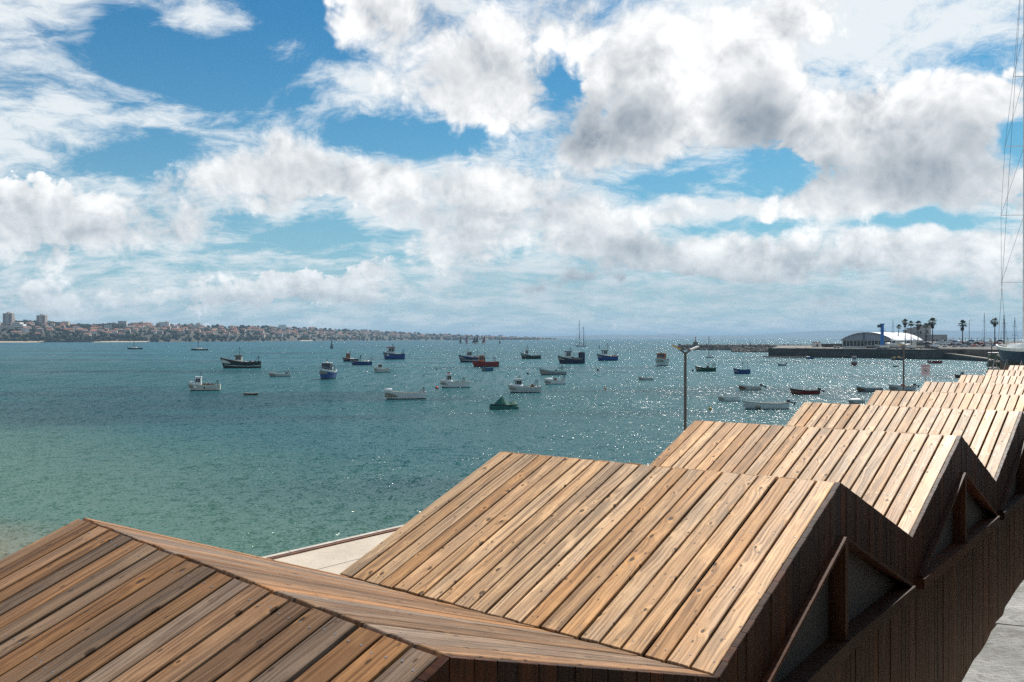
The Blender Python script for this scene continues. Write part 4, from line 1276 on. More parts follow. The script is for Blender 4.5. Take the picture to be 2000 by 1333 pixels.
def sailboat(px, py, Lpx, mast_px, label, hull='white', masts=(.08,), head=10, sailcover='navy', L=None, group='sailing boats at anchor'):
    D = CZ * F / (py - HY); L = L or Lpx / F * D; c = sea(px, py)
    B = L * .28; H = L * .085
    root = empty('sailing_yacht', (c.x, c.y + B * .3, 0), pi + rad(head))
    tag(root, label, 'sailboat', group)
    hull_parts(root, L, B, H, 1.35, .6, M[hull], M['lightgrey'], M['boot'], M['offwhite'], .8, .8, M['lightgrey'])
    mb = MB(); mb.hexa([Vector((a, b, H * .8)) for a, b in ((-.15 * L, -B * .3), (.22 * L, -B * .18), (.22 * L, B * .18), (-.15 * L, B * .3))] + [Vector((a, b, H * 1.75)) for a, b in ((-.13 * L, -B * .24), (.12 * L, -B * .15), (.12 * L, B * .15), (-.13 * L, B * .24))])
    mb.build('coachroof', M['white'], root)
    for i, mx in enumerate(masts):
        mh = mast_px / F * D * (1 if i == 0 else .76)
        r = max(.06, .00028 * D)
        mb = MB(); mb.tube((mx * L, 0, H * .8), (mx * L, 0, mh), r, r * .7, 6); mb.build('mast', M['darkmast'], root)
        bl = (.34 if i == 0 else .2) * L
        mb = MB(); mb.tube((mx * L, 0, H * 2.2), (mx * L - bl, 0, H * 2.1), .05, n=5); bo = mb.build('boom', M['darkmast'], root)
        mb = MB(); mb.tube((mx * L - .1, 0, H * 2.35), (mx * L - bl * .95, 0, H * 2.15), .16, .10, n=7); mb.build('sail_cover', M[sailcover], bo)
        mb = MB(); q = max(.012, .00008 * D)
        mb.tube((mx * L, 0, mh * .98), (L * .49, 0, H * 1.35), q, n=4)
        if i == len(masts) - 1: mb.tube((mx * L, 0, mh * .98), (-L * .49, 0, H), q, n=4)
        for s in (1, -1): mb.tube((mx * L, 0, mh * .9), (mx * L - .1, s * B * .45, H), q, n=4)
        mb.build('rigging', M['darkmast'], root)
    return root


sailboat(262, 682.5, 30, 30, 'leftmost anchored sailing yacht with pale cabin', masts=(.05,), hull='navy')
sailboat(388, 684.8, 34, 46, 'dark anchored sailing yacht with a tall bare mast', masts=(.06,), hull='darkgrey')
sailboat(1134, 677.3, 21, 52, 'two-masted yacht anchored in the middle of the bay', masts=(.10, -.26), hull='grey', L=14)
sailboat(1387, 699, 18, 42, 'low grey sailing dinghy with a bare mast', masts=(.12,), hull='darkgrey')


def under_sail(px, py, h, col, label, lean, w=.28):
    """a small yacht under sail far out: hull, mast, mainsail and jib with real belly"""
    D = CZ * F / (py - HY); c = sea(px, py); mh = h / F * D; L = mh * .62
    root = empty('racing_yacht', (c.x, c.y, 0), pi + rad(58 + lean)); root.rotation_euler[0] = rad(lean)
    tag(root, label, 'sailboat', 'yachts under sail far out in the bay')
    hull_parts(root, L, L * .26, L * .09, 1.3, .6, M['darkgrey'], M['lightgrey'], M['boot'], M['offwhite'], .8, .6, M['lightgrey'])
    mb = MB(); mb.tube((0, 0, 0), (0, 0, mh), .05 * L / 3, n=5); mb.build('mast', M['darkmast'], root)
    for (x0, x1, z0, z1, nm) in ((-.02, -.46, .12, .97, 'mainsail'), (.46, .03, .10, .80, 'jib')):
        mb = MB(); rows = []
        for i in range(7):
            t = i / 6; z = mh * (z0 + (z1 - z0) * t); a = (x0 if nm == 'mainsail' else x0 + (x1 - x0) * t) * L
            b = (x1 + (x0 - x1) * t if nm == 'mainsail' else x1) * L
            rows.append([Vector((a + (b - a) * s / 4, .09 * L * sin(pi * s / 4) * (1 - t * .6), z)) for s in range(5)])
        mb.grid(rows)
        back = [[p + Vector((0, .03, 0)) for p in r] for r in rows]; mb.grid([r[::-1] for r in back])
        mb.build(nm, SAIL[col], root, smooth=True)
    return root


SAIL = {k: paint('sail_' + k, c, .7, var=.08) for k, c in (('white', (.75, .75, .74)), ('dark', (.035, .045, .065)), ('red', (.30, .03, .045)))}
under_sail(627, 669.6, 10, 'white', 'white sail off the far shore, leftmost of the three', 4)
under_sail(690, 669.2, 9, 'white', 'white sail off the far shore, middle of the three', -3)
under_sail(720, 669.0, 10, 'white', 'white sail off the far shore, rightmost of the three', 4)
under_sail(899.5, 671.5, 16, 'dark', 'dark upright sail, leftmost of the racing group', 2)
under_sail(911.5, 671.5, 16, 'red', 'red upright sail beside the dark one', 3)
under_sail(925, 671.3, 15, 'dark', 'leaning dark sail, left one of the close pair', -14)
under_sail(930, 671.5, 17, 'dark', 'leaning dark sail, right one of the close pair', -15)
under_sail(944, 671.5, 17, 'red', 'leaning red sail, rightmost of the racing group', -12)
under_sail(976, 672.3, 11, 'dark', 'small dark sailing dinghy right of the racing group', 3)


# buoys and moorings
def buoy(px, py, r, mat, label):
    c = sea(px, py); root = empty('mooring_buoy', (c.x, c.y, 0)); tag(root, label, 'buoy', 'mooring buoys')
    mb = MB(); mb.ball((0, 0, r * .45), r, 12, 9, sq=(1, 1, .95)); mb.build('float', M[mat], root, smooth=True)
    mb = MB(); rr = []
    for i in range(9):
        a = 2 * pi * i / 8; rr.append((cos(a), sin(a)))
    for i in range(8): mb.tube((rr[i][0] * r * .28, 0, r * 1.45 + rr[i][1] * r * .28), (rr[i + 1][0] * r * .28, 0, r * 1.45 + rr[i + 1][1] * r * .28), r * .08, n=5)
    mb.build('ring', M['darkgrey'], root)


buoy(853, 759.5, .34, 'redbuoy', 'red round buoy at the bow of a white cabin boat')
buoy(1387, 800.5, .26, 'yellow', 'yellow round buoy left of the longest white skiff')
buoy(716.5, 728.5, .34, 'white', 'white round buoy left of the stubby beige boat')
buoy(1182, 761, .26, 'orange', 'orange buoy alone in open water')
buoy(853, 722.5, .30, 'black', 'small black float left of the navy and white boat')
buoy(1031, 731.5, .34, 'black', 'small black float behind the white cabin boat')
buoy(1168, 724.5, .40, 'black', 'small black float below the blue fishing boat')
buoy(1353, 725, .36, 'black', 'small black float at the bow of the green boat')


def mark(px, py, h, label):
    c = sea(px, py); D = c.y; hh = h / F * D; root = empty('navigation_buoy', (c.x, c.y, 0)); tag(root, label, 'navigation buoy', 'navigation buoys')
    mb = MB(); mb.tube((0, 0, -.2), (0, 0, hh * .22), hh * .20, hh * .20, 12); mb.build('drum', M['darkgrey'], root)
    mb = MB()
    for i in range(4): mb.tube((hh * .17 * cos(i * pi / 2), hh * .17 * sin(i * pi / 2), hh * .2), (0, 0, hh * .70), hh * .035, n=5)
    mb.build('tower', M['darkgrey'], root)
    mb = MB(); mb.tube((0, 0, hh * .66), (0, 0, hh), hh * .07, hh * .03, 6); mb.build('topmark', M['darkgreen'], root)


mark(648, 681, 16, 'dark conical navigation buoy off the far shore')
mark(1170.5, 681, 7, 'slim dark channel marker right of the two-masted yacht')

# ------------------------------------------------------------------ things on the quay and the promenade
def lamp(px, D, top_y, label, arms):
    top = P(px, top_y, D); root = empty('street_lamp', (top.x, top.y, GZ)); tag(root, label, 'street lamp', 'lamp posts on the promenade')
    h = top.z - GZ; w = .048
    mb = MB(); mb.tube((0, 0, 0), (0, 0, h), w * 1.12, w, 14); mb.tube((0, 0, 0), (0, 0, .35), .12, .10, 14); mb.build('pole', M['lamp_post'], root, smooth=False)
    for (dx, dz, wid, mat) in arms:
        mb = MB(); a = Vector((0, 0, h - .06)); b = Vector((dx * .42, 0, h + dz * .42))
        mb.beam(a, b, .06, .06); arm = mb.build('arm', M['lamp_post'], root)
        ax = Vector((dx, 0, dz)).normalized(); n = Vector((-ax.z, 0, ax.x)) * (1 if ax.x > 0 else -1)
        c0, c1 = Vector((dx * .38, 0, h + dz * .38)), Vector((dx, 0, h + dz))
        mb = MB(); s = Vector((0, wid / 2, 0)); t = n * .022
        mb.hexa([c0 - s * .7 - t, c1 - s - t, c1 + s - t, c0 + s * .7 - t, c0 - s * .7 + t * 1.4, c1 - s + t, c1 + s + t, c0 + s * .7 + t * 1.4])
        hd = mb.build('lamp_head', M[mat], arm, fix=True)
        mb = MB(); mb.box((0, 0, 0), (.26, wid * .66, .012)); l = mb.build('led_panel', M['glass'], hd) if False else None
        mb = MB(); q = lerp(c0, c1, .58)
        mb.hexa([q + ax * a - t * k + s * b for a, b, k in ((-.11, -.6, 1.5), (.11, -.6, 1.5), (.11, .6, 1.5), (-.11, .6, 1.5))] + [q + ax * a - t * .9 + s * b for a, b in ((-.11, -.6), (.11, -.6), (.11, .6), (-.11, .6))]) if False else None
    return root


lamp(1338.5, 32, 688, 'tall brown street lamp with two upturned arms, left of the roofs', [(-.47, .25, .26, 'lamp_head'), (.46, .20, .34, 'lamp_white')])
lamp(1765, 54, 676, 'second street lamp, thinner and farther, with a pale dome head', [(.34, .12, .36, 'lamp_white'), (-.30, .10, .3, 'lamp_head')])

# prohibition sign on a pole
c = P(1808, 740, 45)
root = empty('prohibition_sign', (c.x, c.y, GZ), math.atan2(-c.x, c.y)); tag(root, 'grey sign board with a red ring on a thin pole behind the roofs', 'sign')
zc = P(1808, 723.5, 45).z - GZ
mb = MB(); mb.tube((0, .03, 0), (0, .03, zc), .025, n=8); mb.build('pole', M['steel'], root)
mb = MB(); mb.box((0, 0, zc), (.43, .02, .56)); bd = mb.build('board', M['signface'], root)
mb = MB()
for i in range(20):
    a0, a1 = 2 * pi * i / 20, 2 * pi * (i + 1) / 20
    for (r0, r1) in ((.115, .145),):
        mb.add([(cos(a) * r, -.0135, zc - .03 + sin(a) * r) for r, a in ((r0, a0), (r1, a0), (r1, a1), (r0, a1))], [(0, 1, 2, 3)])
mb.add([(-.095 + dx, -.0135, zc + .055 + dz) for dx, dz in ((0, 0), (.02, .02), (.19, -.15), (.17, -.17))], [(0, 1, 2, 3)])
mb.build('ring', M['signred'], bd)
mb = MB(); mb.box((0, -.0125, zc + .20), (.34, .003, .045)); mb.box((0, -.0125, zc + .255), (.40, .003, .02)); mb.build('print_band', M['signred'], bd)
mb = MB(); mb.add([(x, -.0145, zc - .03 + z) for x, z in ((-.07, -.03), (.02, -.05), (.07, .01), (.03, .05), (-.03, .045))], [(0, 1, 2, 3, 4)]); mb.build('pictogram', M['signdark'], bd)

# beacon at the breakwater's head
c = P(1358.5, 672, 762); root = empty('harbour_beacon', (c.x, c.y, 4.2)); tag(root, 'slim dark red harbour beacon on a stone block at the breakwater head', 'beacon')
mb = MB(); mb.box((0, 0, 1.3), (3.6, 3.6, 2.9), taper=.92); mb.build('plinth', M['quaytop'], root)
mb = MB(); mb.tube((0, 0, 2.7), (0, 0, 6.2), .42, .34, 10); mb.build('column', M['redroof'], root)
mb = MB(); mb.tube((0, 0, 6.2), (0, 0, 6.35), .62, n=10); mb.tube((0, 0, 6.35), (0, 0, 7.2), .25, .2, 8); mb.build('lantern', M['redroof'], root)
c = P(1465, 672, 730); root = empty('harbour_post', (c.x, c.y, 4.0)); tag(root, 'small dark post on the breakwater', 'post')
mb = MB(); mb.tube((0, 0, -.5), (0, 0, 2.4), .28, .2, 8); mb.build('post', M['darkgrey'], root)
mb = MB(); mb.tube((0, 0, 2.4), (0, 0, 2.9), .36, .22, 8); mb.build('cap', M['darkgrey'], root)

# membrane hall with arched roof
f0, f1 = P(1643.5, 661, 500), P(1745, 661, 492)
ax = Vector((42, 58, 0)); up = Vector((0, 0, 1))
root = empty('arched_hall', (f0.x, f0.y, QZ)); tag(root, 'low hall on the quay with a white arched membrane roof', 'hall')
o = Vector((f0.x, f0.y, 0))
def HP(u, l, z): return f0 - o + (f1 - f0) * u + ax * l + up * z - Vector((0, 0, f0.z))
ev, rise = 4.3, 4.6
n = 32
arch = lambda u: ev + rise * (1 - (2 * u - 1) ** 2) ** .85
rows = [[HP(-.015 + 1.03 * i / n, l, arch(min(1, max(0, i / n))) + dz) for i in range(n + 1)] for l, dz in ((-.02, .12), (.25, .12), (.5, .12), (.75, .12), (1.02, .12))]
mb = MB(); mb.grid(rows); mb.grid([[p - Vector((0, 0, .25)) for p in r][::-1] for r in rows])
for r in (rows[0], rows[-1]): mb.grid([r, [p - Vector((0, 0, .25)) for p in r]])
mb.build('roof', M['membrane'], root, smooth=False)
mb = MB(); mb.add([HP(0, 0, ev)] + [HP(i / n, 0, arch(i / n)) for i in range(1, n)] + [HP(1, 0, ev)], [tuple(range(n, -1, -1))]); mb.build('gable', M['gable'], root)
mb = MB(); mb.add([HP(0, 1, ev)] + [HP(i / n, 1, arch(i / n)) for i in range(1, n)] + [HP(1, 1, ev)], [tuple(range(n + 1))]); mb.build('gable', M['gable'], root)
mb = MB(); mb.hexa([HP(.01, .01, -.3), HP(.99, .01, -.3), HP(.99, .99, -.3), HP(.01, .99, -.3), HP(.01, .01, ev - .05), HP(.99, .01, ev - .05), HP(.99, .99, ev - .05), HP(.01, .99, ev - .05)]); mb.build('wall', M['offwhite'], root)
for i in range(14):                                    # window band in the front
    u0, u1 = .02 + .96 * i / 14 + .006, .02 + .96 * (i + 1) / 14 - .006
    mb = MB(); d = ax.normalized() * .12
    q = [HP(u0, .01, 1.2), HP(u1, .01, 1.2), HP(u1, .01, ev - .25), HP(u0, .01, ev - .25)]
    mb.hexa([p + d for p in q] + [p - d for p in q]); mb.build('window', M['glass'], root, fix=True)
mb = MB(); mb.beam(HP(.44, -.005, ev), HP(.44, -.005, arch(.44)), .3, .3, up=(0, 1, 0)); mb.build('gable_post', M['darkgrey'], root)

# blue tower with a floodlight box
c = P(1711, 681, 482); root = empty('blue_tower', (c.x, c.y - 8, QZ)); tag(root, 'bright blue slender tower in front of the arched hall', 'tower')
mb = MB(); mb.box((0, 0, -1.2), (7, 4, 3.0)); mb.build('plinth', M['lightgrey'], root)
mb = MB(); mb.box((0, 0, 6.6), (1.35, 1.35, 12.6), taper=.96); mb.build('column', M['towerblue'], root)
mb = MB(); mb.box((0, 0, 9.6), (2.6, 2.2, .18)); mb.build('platform', M['towerblue'], root)
mb = MB()
for i in (-1, 1):
    for j in (-1, 1): mb.tube((i * 1.25, j * 1.05, 9.6), (i * 1.25, j * 1.05, 10.7), .05, n=5)
mb.beam((-1.25, -1.05, 10.7), (1.25, -1.05, 10.7), .06, .06); mb.beam((-1.25, 1.05, 10.7), (1.25, 1.05, 10.7), .06, .06); mb.build('railing', M['towerblue'], root)
mb = MB(); mb.box((-1.6, 0, 12.0), (1.5, 1.3, 1.5)); mb.box((-.5, 0, 12.3), (1.6, .5, .5)); mb.build('floodlight_box', M['darkgrey'], root)
mb = MB(); mb.box((0, 0, 13.1), (1.9, 1.9, .5)); mb.build('cap', M['towerblue'], root)

# old fort behind the palms
c = P(1774, 661, 600); root = empty('fort', (c.x, c.y, QZ)); tag(root, 'grey stone fort with a stepped top behind the palm trees', 'fort')
s = 600 / F
for (x0, x1, yt, dy) in ((0, 8, 646, 0), (8, 20, 642, 1), (20, 34, 640, 0), (34, 47, 636, 2), (3, 30, 655, -3)):
    zt = CZ - (yt - HY) * s - QZ
    mb = MB(); mb.box(((x0 + x1) / 2 * s, dy + 4, zt / 2 - .5), ((x1 - x0) * s, 8, zt + 1)); wl = mb.build('wall', M['fort'], root)
    mb = MB(); mb.box(((x0 + x1) / 2 * s, dy + 4, zt + .25), ((x1 - x0) * s + .4, 8.4, .5)); mb.build('parapet', M['fort'], wl)
for (x, y) in ((14, 655), (24, 650), (28, 658), (40, 648), (40, 658)):
    zt = CZ - (y - HY) * s - QZ
    mb = MB(); mb.box((x * s, .4 if x != 40 else 2, zt), (.9, .8, 1.6)); mb.build('window', M['glass'], root)
c = P(1820, 661, 590); root = empty('low_building', (c.x, c.y, QZ)); tag(root, 'low flat-roofed grey building right of the fort', 'building')
s = 590 / F
mb = MB(); mb.box((15 * s, 5, 3.7), (30 * s, 10, 8)); mb.build('wall', M['fort'], root)
mb = MB(); mb.box((15 * s, 5, 7.85), (31 * s, 10.6, .35)); mb.build('roof', M['lightgrey'], root)
for i in range(5):
    mb = MB(); mb.box(((4 + i * 5.5) * s, -.02, 3.9), (1.0, .2, 1.4)); mb.build('window', M['glass'], root)

# shed on the mole
c = P(1590, 661, 548); root = empty('quay_shed', (c.x, c.y, QZ)); tag(root, 'small grey shed at the far side of the quay', 'shed')
mb = MB(); mb.box((2, 2, 1.5), (4.0, 4, 3.4)); mb.build('wall', M['lightgrey'], root)
mb = MB(); mb.box((2, 2, 3.32), (4.5, 4.5, .25)); mb.build('roof', M['darkgrey'], root)
mb = MB(); mb.box((2, -.02, 1.0), (1.0, .1, 2.1)); mb.build('door', M['darkgrey'], root)
c = P(1604, 661, 552); root = empty('quay_wall', (c.x, c.y, QZ)); tag(root, 'dark low parapet wall along the back of the quay', 'wall')
mb = MB(); mb.box((7.4, 0, .9), (14.5, .8, 2.2)); mb.build('wall', M['quaywall'], root)
mb = MB(); mb.box((7.4, 0, 2.1), (14.8, 1.0, .2)); mb.build('coping', M['quaytop'], root)


# fan palms
def palm(px, y0, ytop, D, label, skirt=True, crown=1.0, seed=1):
    b = P(px, y0, D); h = (y0 - ytop) / F * D
    b.z = CZ - (y0 - HY) / F * D
    root = empty('palm_tree', tuple(b)); tag(root, label, 'palm tree', 'fan palms by the harbour')
    crown *= 1.3; rr = random.Random(seed); cr = 2.3 * crown
    th = h - cr * .85
    mb = MB(); rows = []
    lean = rr.uniform(-.25, .25)
    for i in range(9):
        t = i / 8; r = .32 * (1 - .45 * t) + (.12 if i == 0 else 0)
        rows.append([Vector((lean * t * t + r * cos(a), r * sin(a), th * t)) for a in [2 * pi * k / 8 for k in range(8)]])
    mb.grid(rows, closed=True); mb.build('trunk', M['trunk'], root, smooth=True)
    top = Vector((lean, 0, th))
    mb = MB()
    for i in range(46):
        az = rr.uniform(0, 2 * pi); el = rad(rr.uniform(-35, 85)); ln = cr * rr.uniform(.65, 1.0)
        d = Vector((cos(az) * cos(el), sin(az) * cos(el), sin(el)))
        s = d.cross(Vector((0, 0, 1))); s = s.normalized() if s.length > .01 else Vector((1, 0, 0)); u = s.cross(d).normalized()
        stem = top + d * ln * .45
        mb.add([top - s * .03, top + s * .03, stem + s * .02, stem - s * .02], [(0, 1, 2, 3)])
        for k in range(9):                              # fan of pointed blades
            a = rad(-70 + 140 * k / 8); dd = (d * cos(a) + s * sin(a)).normalized()
            tip = stem + dd * ln * .55 * (1 - .25 * abs(a)) + Vector((0, 0, -.22 * ln * rr.uniform(.4, 1)))
            w = u.cross(dd).normalized() * .11 * crown
            m2 = stem + dd * ln * .28
            mb.add([stem, m2 + w, tip, m2 - w], [(0, 1, 2, 3)])
    mb.build('crown', M['frond'], root)
    if skirt:
        mb = MB()
        for i in range(70):
            az = rr.uniform(0, 2 * pi); z = rr.uniform(0, 1)
            p0 = top + Vector((.2 * cos(az), .2 * sin(az), -z * 1.9 * crown + .1)); wd = (.95 - .55 * z) * crown * rr.uniform(.75, 1.1)
            p1 = p0 + Vector((cos(az) * wd, sin(az) * wd, -rr.uniform(.3, .8) * crown)); t = Vector((-sin(az), cos(az), 0)) * .26 * crown
            mb.add([p0 - t * .4, p0 + t * .4, p1 + t, p1 - t], [(0, 1, 2, 3)])
        mb.build('dead_fronds', M['deadfrond'], root)
    return root


palm(1755, 660, 633, 520, 'small palm just right of the arched roof, leftmost palm', False, .75, 2)
palm(1768, 676, 622, 500, 'second palm from the left, with a second tuft of fronds below its crown', True, .9, 3)
palm(1779.5, 676, 626, 510, 'third palm from the left, slim, in front of the fort edge', False, .85, 4)
palm(1793, 676, 625, 540, 'fourth palm from the left, wide crown over the fort', True, 1.05, 5)
palm(1808, 676, 630, 520, 'fifth palm from the left, slim, right half of the fort', False, .85, 6)
palm(1821.5, 676, 619, 490, 'tallest palm with a dark skirt, right edge of the fort', True, 1.15, 7)
palm(1880, 676, 624, 470, 'lone palm with a thick dark skirt right of the low building', True, 1.05, 8)
palm(1943, 672, 619, 460, 'rightmost palm with a bare trunk', True, .95, 9)


# quay lamp, bare masts on shore
def pole_thing(name, px, y0, y1, D, r, label, cat, arm=False, mat='darkmast', spreaders=()):
    b = P(px, y0, D); t = P(px, y1, D); root = empty(name, tuple(b)); tag(root, label, cat)
    mb = MB(); mb.tube((0, 0, 0), (0, 0, t.z - b.z), r, r * .6, 8); mb.build('pole' if arm else 'mast', M[mat], root)
    h = t.z - b.z
    if arm:
        mb = MB(); mb.beam((0, 0, h), (.9, 0, h + .15), .14, .14); mb.box((1.1, 0, h + .1), (.9, .4, .2)); mb.build('lamp_head', M[mat], root)
    else:
        mb = MB()
        for s in (.45, .72): mb.beam((-.9, 0, h * s), (.9, 0, h * s), .08, .08)
        mb.build('spreader', M[mat], root)
        mb = MB()
        for s in (-1, 1): mb.tube((0, 0, h * .97), (s * 1.5, 0, 0), .03, n=4)
        mb.build('stay', M[mat], root)
    return root


pole_thing('quay_lamp', 1893, 672, 626, 470, .16, 'slim quay lamp post right of the lone palm', 'street lamp', True)
pole_thing('yacht_mast', 1744, 672, 624, 480, .14, 'bare mast rising beside the arched roof', 'mast')
pole_thing('yacht_mast', 1922.5, 672, 611, 440, .14, 'bare mast between the lone palm and the rightmost palm', 'mast')
pole_thing('yacht_mast', 1961, 676, 615, 300, .22, 'thick dark mast just right of the rightmost palm', 'mast')
pole_thing('yacht_mast', 1982, 684, 620, 300, .13, 'mast near the right edge, left of the tall yacht mast', 'mast')


# cars and small boats packed on the car park
def car(px, y, D, col, label, rz, seed=0):
    b = P(px, y, D); b.z = 5.0 + max(0, D - 440) * .040
    root = empty('parked_car', tuple(b), rz); tag(root, label, 'car', 'cars parked on the quay')
    L, W = 4.2, 1.75
    prof = [(-2.1, .35), (-2.08, .85), (-1.5, .95), (-1.05, 1.42), (.35, 1.46), (1.05, .98), (1.95, .82), (2.1, .6), (2.1, .32)]
    mb = MB(); n = len(prof)
    mb.add([(x, s * W / 2 * (.86 if z > 1.0 else 1), z) for s in (-1, 1) for x, z in prof], [tuple(range(n - 1, -1, -1)), tuple(range(n, 2 * n))] + [(i, (i + 1) % n, n + (i + 1) % n, n + i) for i in range(n)])
    body = mb.build('body', CARMAT[col], root, fix=True)
    for s in (-1, 1):
        mb = MB(); y = s * (W / 2 * .93 + .012)
        mb.add([(-1.25, y, 1.0), (.85, y, 1.0), (.28, y - s * .07, 1.38), (-.98, y - s * .07, 1.36)], [(0, 1, 2, 3) if s < 0 else (3, 2, 1, 0)]); mb.build('side_window', M['glass'], body)
        for x in (-1.3, 1.3):
            mb = MB(); mb.tube((x, s * (W / 2 - .18), .31), (x, s * (W / 2 + .02), .31), .31, n=14); wh = mb.build('wheel', M['tyre'], root)
            mb = MB(); mb.tube((x, s * (W / 2 + .0), .31), (x, s * (W / 2 + .03), .31), .18, n=10); mb.build('rim', M['steel'], wh)
    mb = MB(); mb.add([(1.03, -.66, 1.02), (1.03, .66, 1.02), (.42, .60, 1.43), (.42, -.60, 1.43)], [(0, 1, 2, 3)])
    ws = mb.build('windscreen', M['glass'], body); ws.location = (.03, 0, .03)
    for s in (-1, 1):
        mb = MB(); mb.box((2.09, s * .62, .66), (.06, .34, .15)); mb.build('headlight', M['white'], body)
    return root


CARMAT = {k: paint('car_' + k, c, .25, .2, var=.04, scale=1) for k, c in (('white', (.70, .70, .68)), ('silver', (.42, .43, .44)), ('black', (.02, .02, .022)), ('red', (.28, .03, .03)), ('blue', (.04, .08, .18)), ('grey', (.16, .165, .17)))}
cars = [(1812, 676, 478, 'black', 'black car leftmost in the front row'), (1832, 676, 470, 'silver', 'silver car in front of the low building'), (1846, 675, 474, 'white', 'white car right of the silver one'),
        (1860, 676, 462, 'black', 'black car left of the lone palm'), (1874, 676, 462, 'grey', 'grey car beneath the lone palm'), (1878, 674, 486, 'red', 'red car in the second row below the lone palm'),
        (1890, 676, 456, 'black', 'black car right of the lone palm'), (1897, 674, 486, 'white', 'white car in the second row by the quay lamp'), (1905, 676, 452, 'silver', 'silver car right of the quay lamp'),
        (1918, 674, 470, 'red', 'larger red car below the bare mast'), (1932, 676, 446, 'white', 'white car left of the rightmost palm'), (1924, 676, 448, 'black', 'black car below the bare mast'),
        (1853, 672, 496, 'white', 'white car in the back row with bright roof'), (1838, 672, 500, 'silver', 'silver car in the back row by the low building'), (1946, 676, 442, 'silver', 'silver car below the rightmost palm'),
        (1866, 672, 498, 'blue', 'blue car in the back row'), (1908, 672, 498, 'grey', 'grey car in the back row'), (1956, 677, 438, 'white', 'white car left of the thick dark mast'), (1800, 676, 486, 'grey', 'grey car at the foot of the fort')]
_where = ['behind the slipway', 'near the lone palm', 'by the quay lamp', 'below the bare mast', 'below the rightmost palm', 'near the thick dark mast']
for i in range(22):
    px = 1826 + i * 6.4; col = ('white', 'grey', 'black', 'silver', 'red', 'white', 'blue')[(i * 5) % 7]; row = i % 3
    cars.append((px, 676, (452, 480, 508)[row], col, '%s car packed in the %s row %s' % (col, ('front', 'second', 'third')[row], _where[min(5, int((px - 1826) / 24))])))
for i, (px, y, D, col, lab) in enumerate(cars): car(px, y, D, col, lab, rad(RNG.choice((-35, -25, 60, 155, 150, 240))), i)


# boats ashore behind the mole's edge
def ashore(px, D, L, top, label, head, cab=False):
    b = P(px, 661, D); sp = spec(SKIFF, L=L, top=top, stripe='lightgrey', H=.14, bow=1.5, group='boats laid up on the quay')
    if cab: sp.update(fore='white', fore_t=.5, fore_h=.6, cab=(.0, .3, .6, .38), roof='white')
    r = make_boat(0, 10, 700, sp, label, head)
    r.location = (b.x, b.y, QZ + .55)
    for x in (-.25, .25):
        mb = MB(); mb.box((x * L, 0, -.28), (.3, L * .24, .5)); mb.build('cradle', M['brown'], r)


ashore(1722, 470, 8, 'white', 'white boat laid up on the quay right of the blue tower', 5)
ashore(1744, 474, 9, 'lightgrey', 'long pale boat laid up below the bare mast by the arched roof', 4, True)
ashore(1772, 466, 9, 'white', 'white cabin boat laid up at the foot of the leftmost palms', 12, True)
ashore(1792, 470, 7, 'offwhite', 'small cream boat laid up in front of the fort', -5)
ashore(1700, 492, 6, 'grey', 'grey boat laid up left of the blue tower', 15)
ashore(1634, 500, 4, 'white', 'small white boat laid up left of the arched hall', 8)

# railing with figures' height posts along the far edge of the harbour
rail = empty('harbour_railing', tuple(P(1850, 661, 620))); rail.location.z = QZ; tag(rail, 'thin railing with short posts along the outer harbour wall', 'railing')
mb = MB(); mb.box((0, 0, 0), (.01, .01, .01))
base = P(1850, 661, 620)
for i in range(12):
    mb = MB(); mb.tube((i * 4.2, 0, 2.4), (i * 4.2, 0, 6.2), .12, n=6); mb.build('post', M['darkmast'], rail)
mb = MB(); mb.beam((-2, 0, 5.4), (75, 0, 5.4), .12, .12); mb.build('top_rail', M['darkmast'], rail)
mb = MB(); mb.box((40, 1.0, 1.1), (90, 1.5, 3.0)); mb.build('footing', M['quaytop'], rail)

# big yacht standing on the hard at the right edge
D = 75.0
c = P(1999, 661, D); L = 12.5
root = empty('yacht_on_stands', (c.x, c.y, GZ), rad(80)); tag(root, 'tall-masted dark yacht standing ashore at the right edge', 'yacht')
sub = hull_parts(root, L, 2.7, 1.15, 1.25, .6, M['navy'], M['white'], M['boot'], M['offwhite'], .8, .8, M['white'])
for ch in root.children: ch.location.z = 2.35
mb = MB(); mb.hexa([Vector((a, b, 1.2 + z)) for a, b, z in ((-1.2, -.18, 0), (1.0, -.18, 0), (1.0, .18, 0), (-1.2, .18, 0))] + [Vector((a, b, 2.4)) for a, b in ((-1.5, -.25), (1.4, -.25), (1.4, .25), (-1.5, .25))]); mb.build('keel', M['boot'], root)
mb = MB(); mb.hexa([Vector((a, b, 3.4)) for a, b in ((-3, -1.2), (2.4, -.8), (2.4, .8), (-3, 1.2))] + [Vector((a, b, 3.95)) for a, b in ((-2.8, -1.0), (1.4, -.6), (1.4, .6), (-2.8, 1.0))]); mb.build('coachroof', M['white'], root)
mz = lambda py: CZ - (py - HY) / F * D - GZ
mb = MB(); mb.tube((0, 0, 3.3), (0, 0, mz(-160)), .060, .045, 10); mb.build('mast', M['mast'], root)
zs = [(552, 41), (420.5, 42), (286, 35), (150, 20)]
last = {1: Vector((0, 1.3, 3.5)), -1: Vector((0, -1.3, 3.5))}
for py, half in zs:
    hw = half / F * D
    for s in (1, -1):
        mb = MB(); mb.beam((0, 0, mz(py)), (-.12, s * hw, mz(py)), .10, .035); mb.build('spreader', M['mast'], root)
        mb = MB(); p = Vector((-.12, s * hw, mz(py))); mb.tube(last[s], p, .012, n=5)
        nxt = {552: 420.5, 420.5: 286, 286: 150, 150: 60}[py]
        mb.tube(p, (0, 0, mz(nxt) - .1), .012, n=5)
        mb.build('shroud', M['darkmast'], root); last[s] = p
mb = MB()
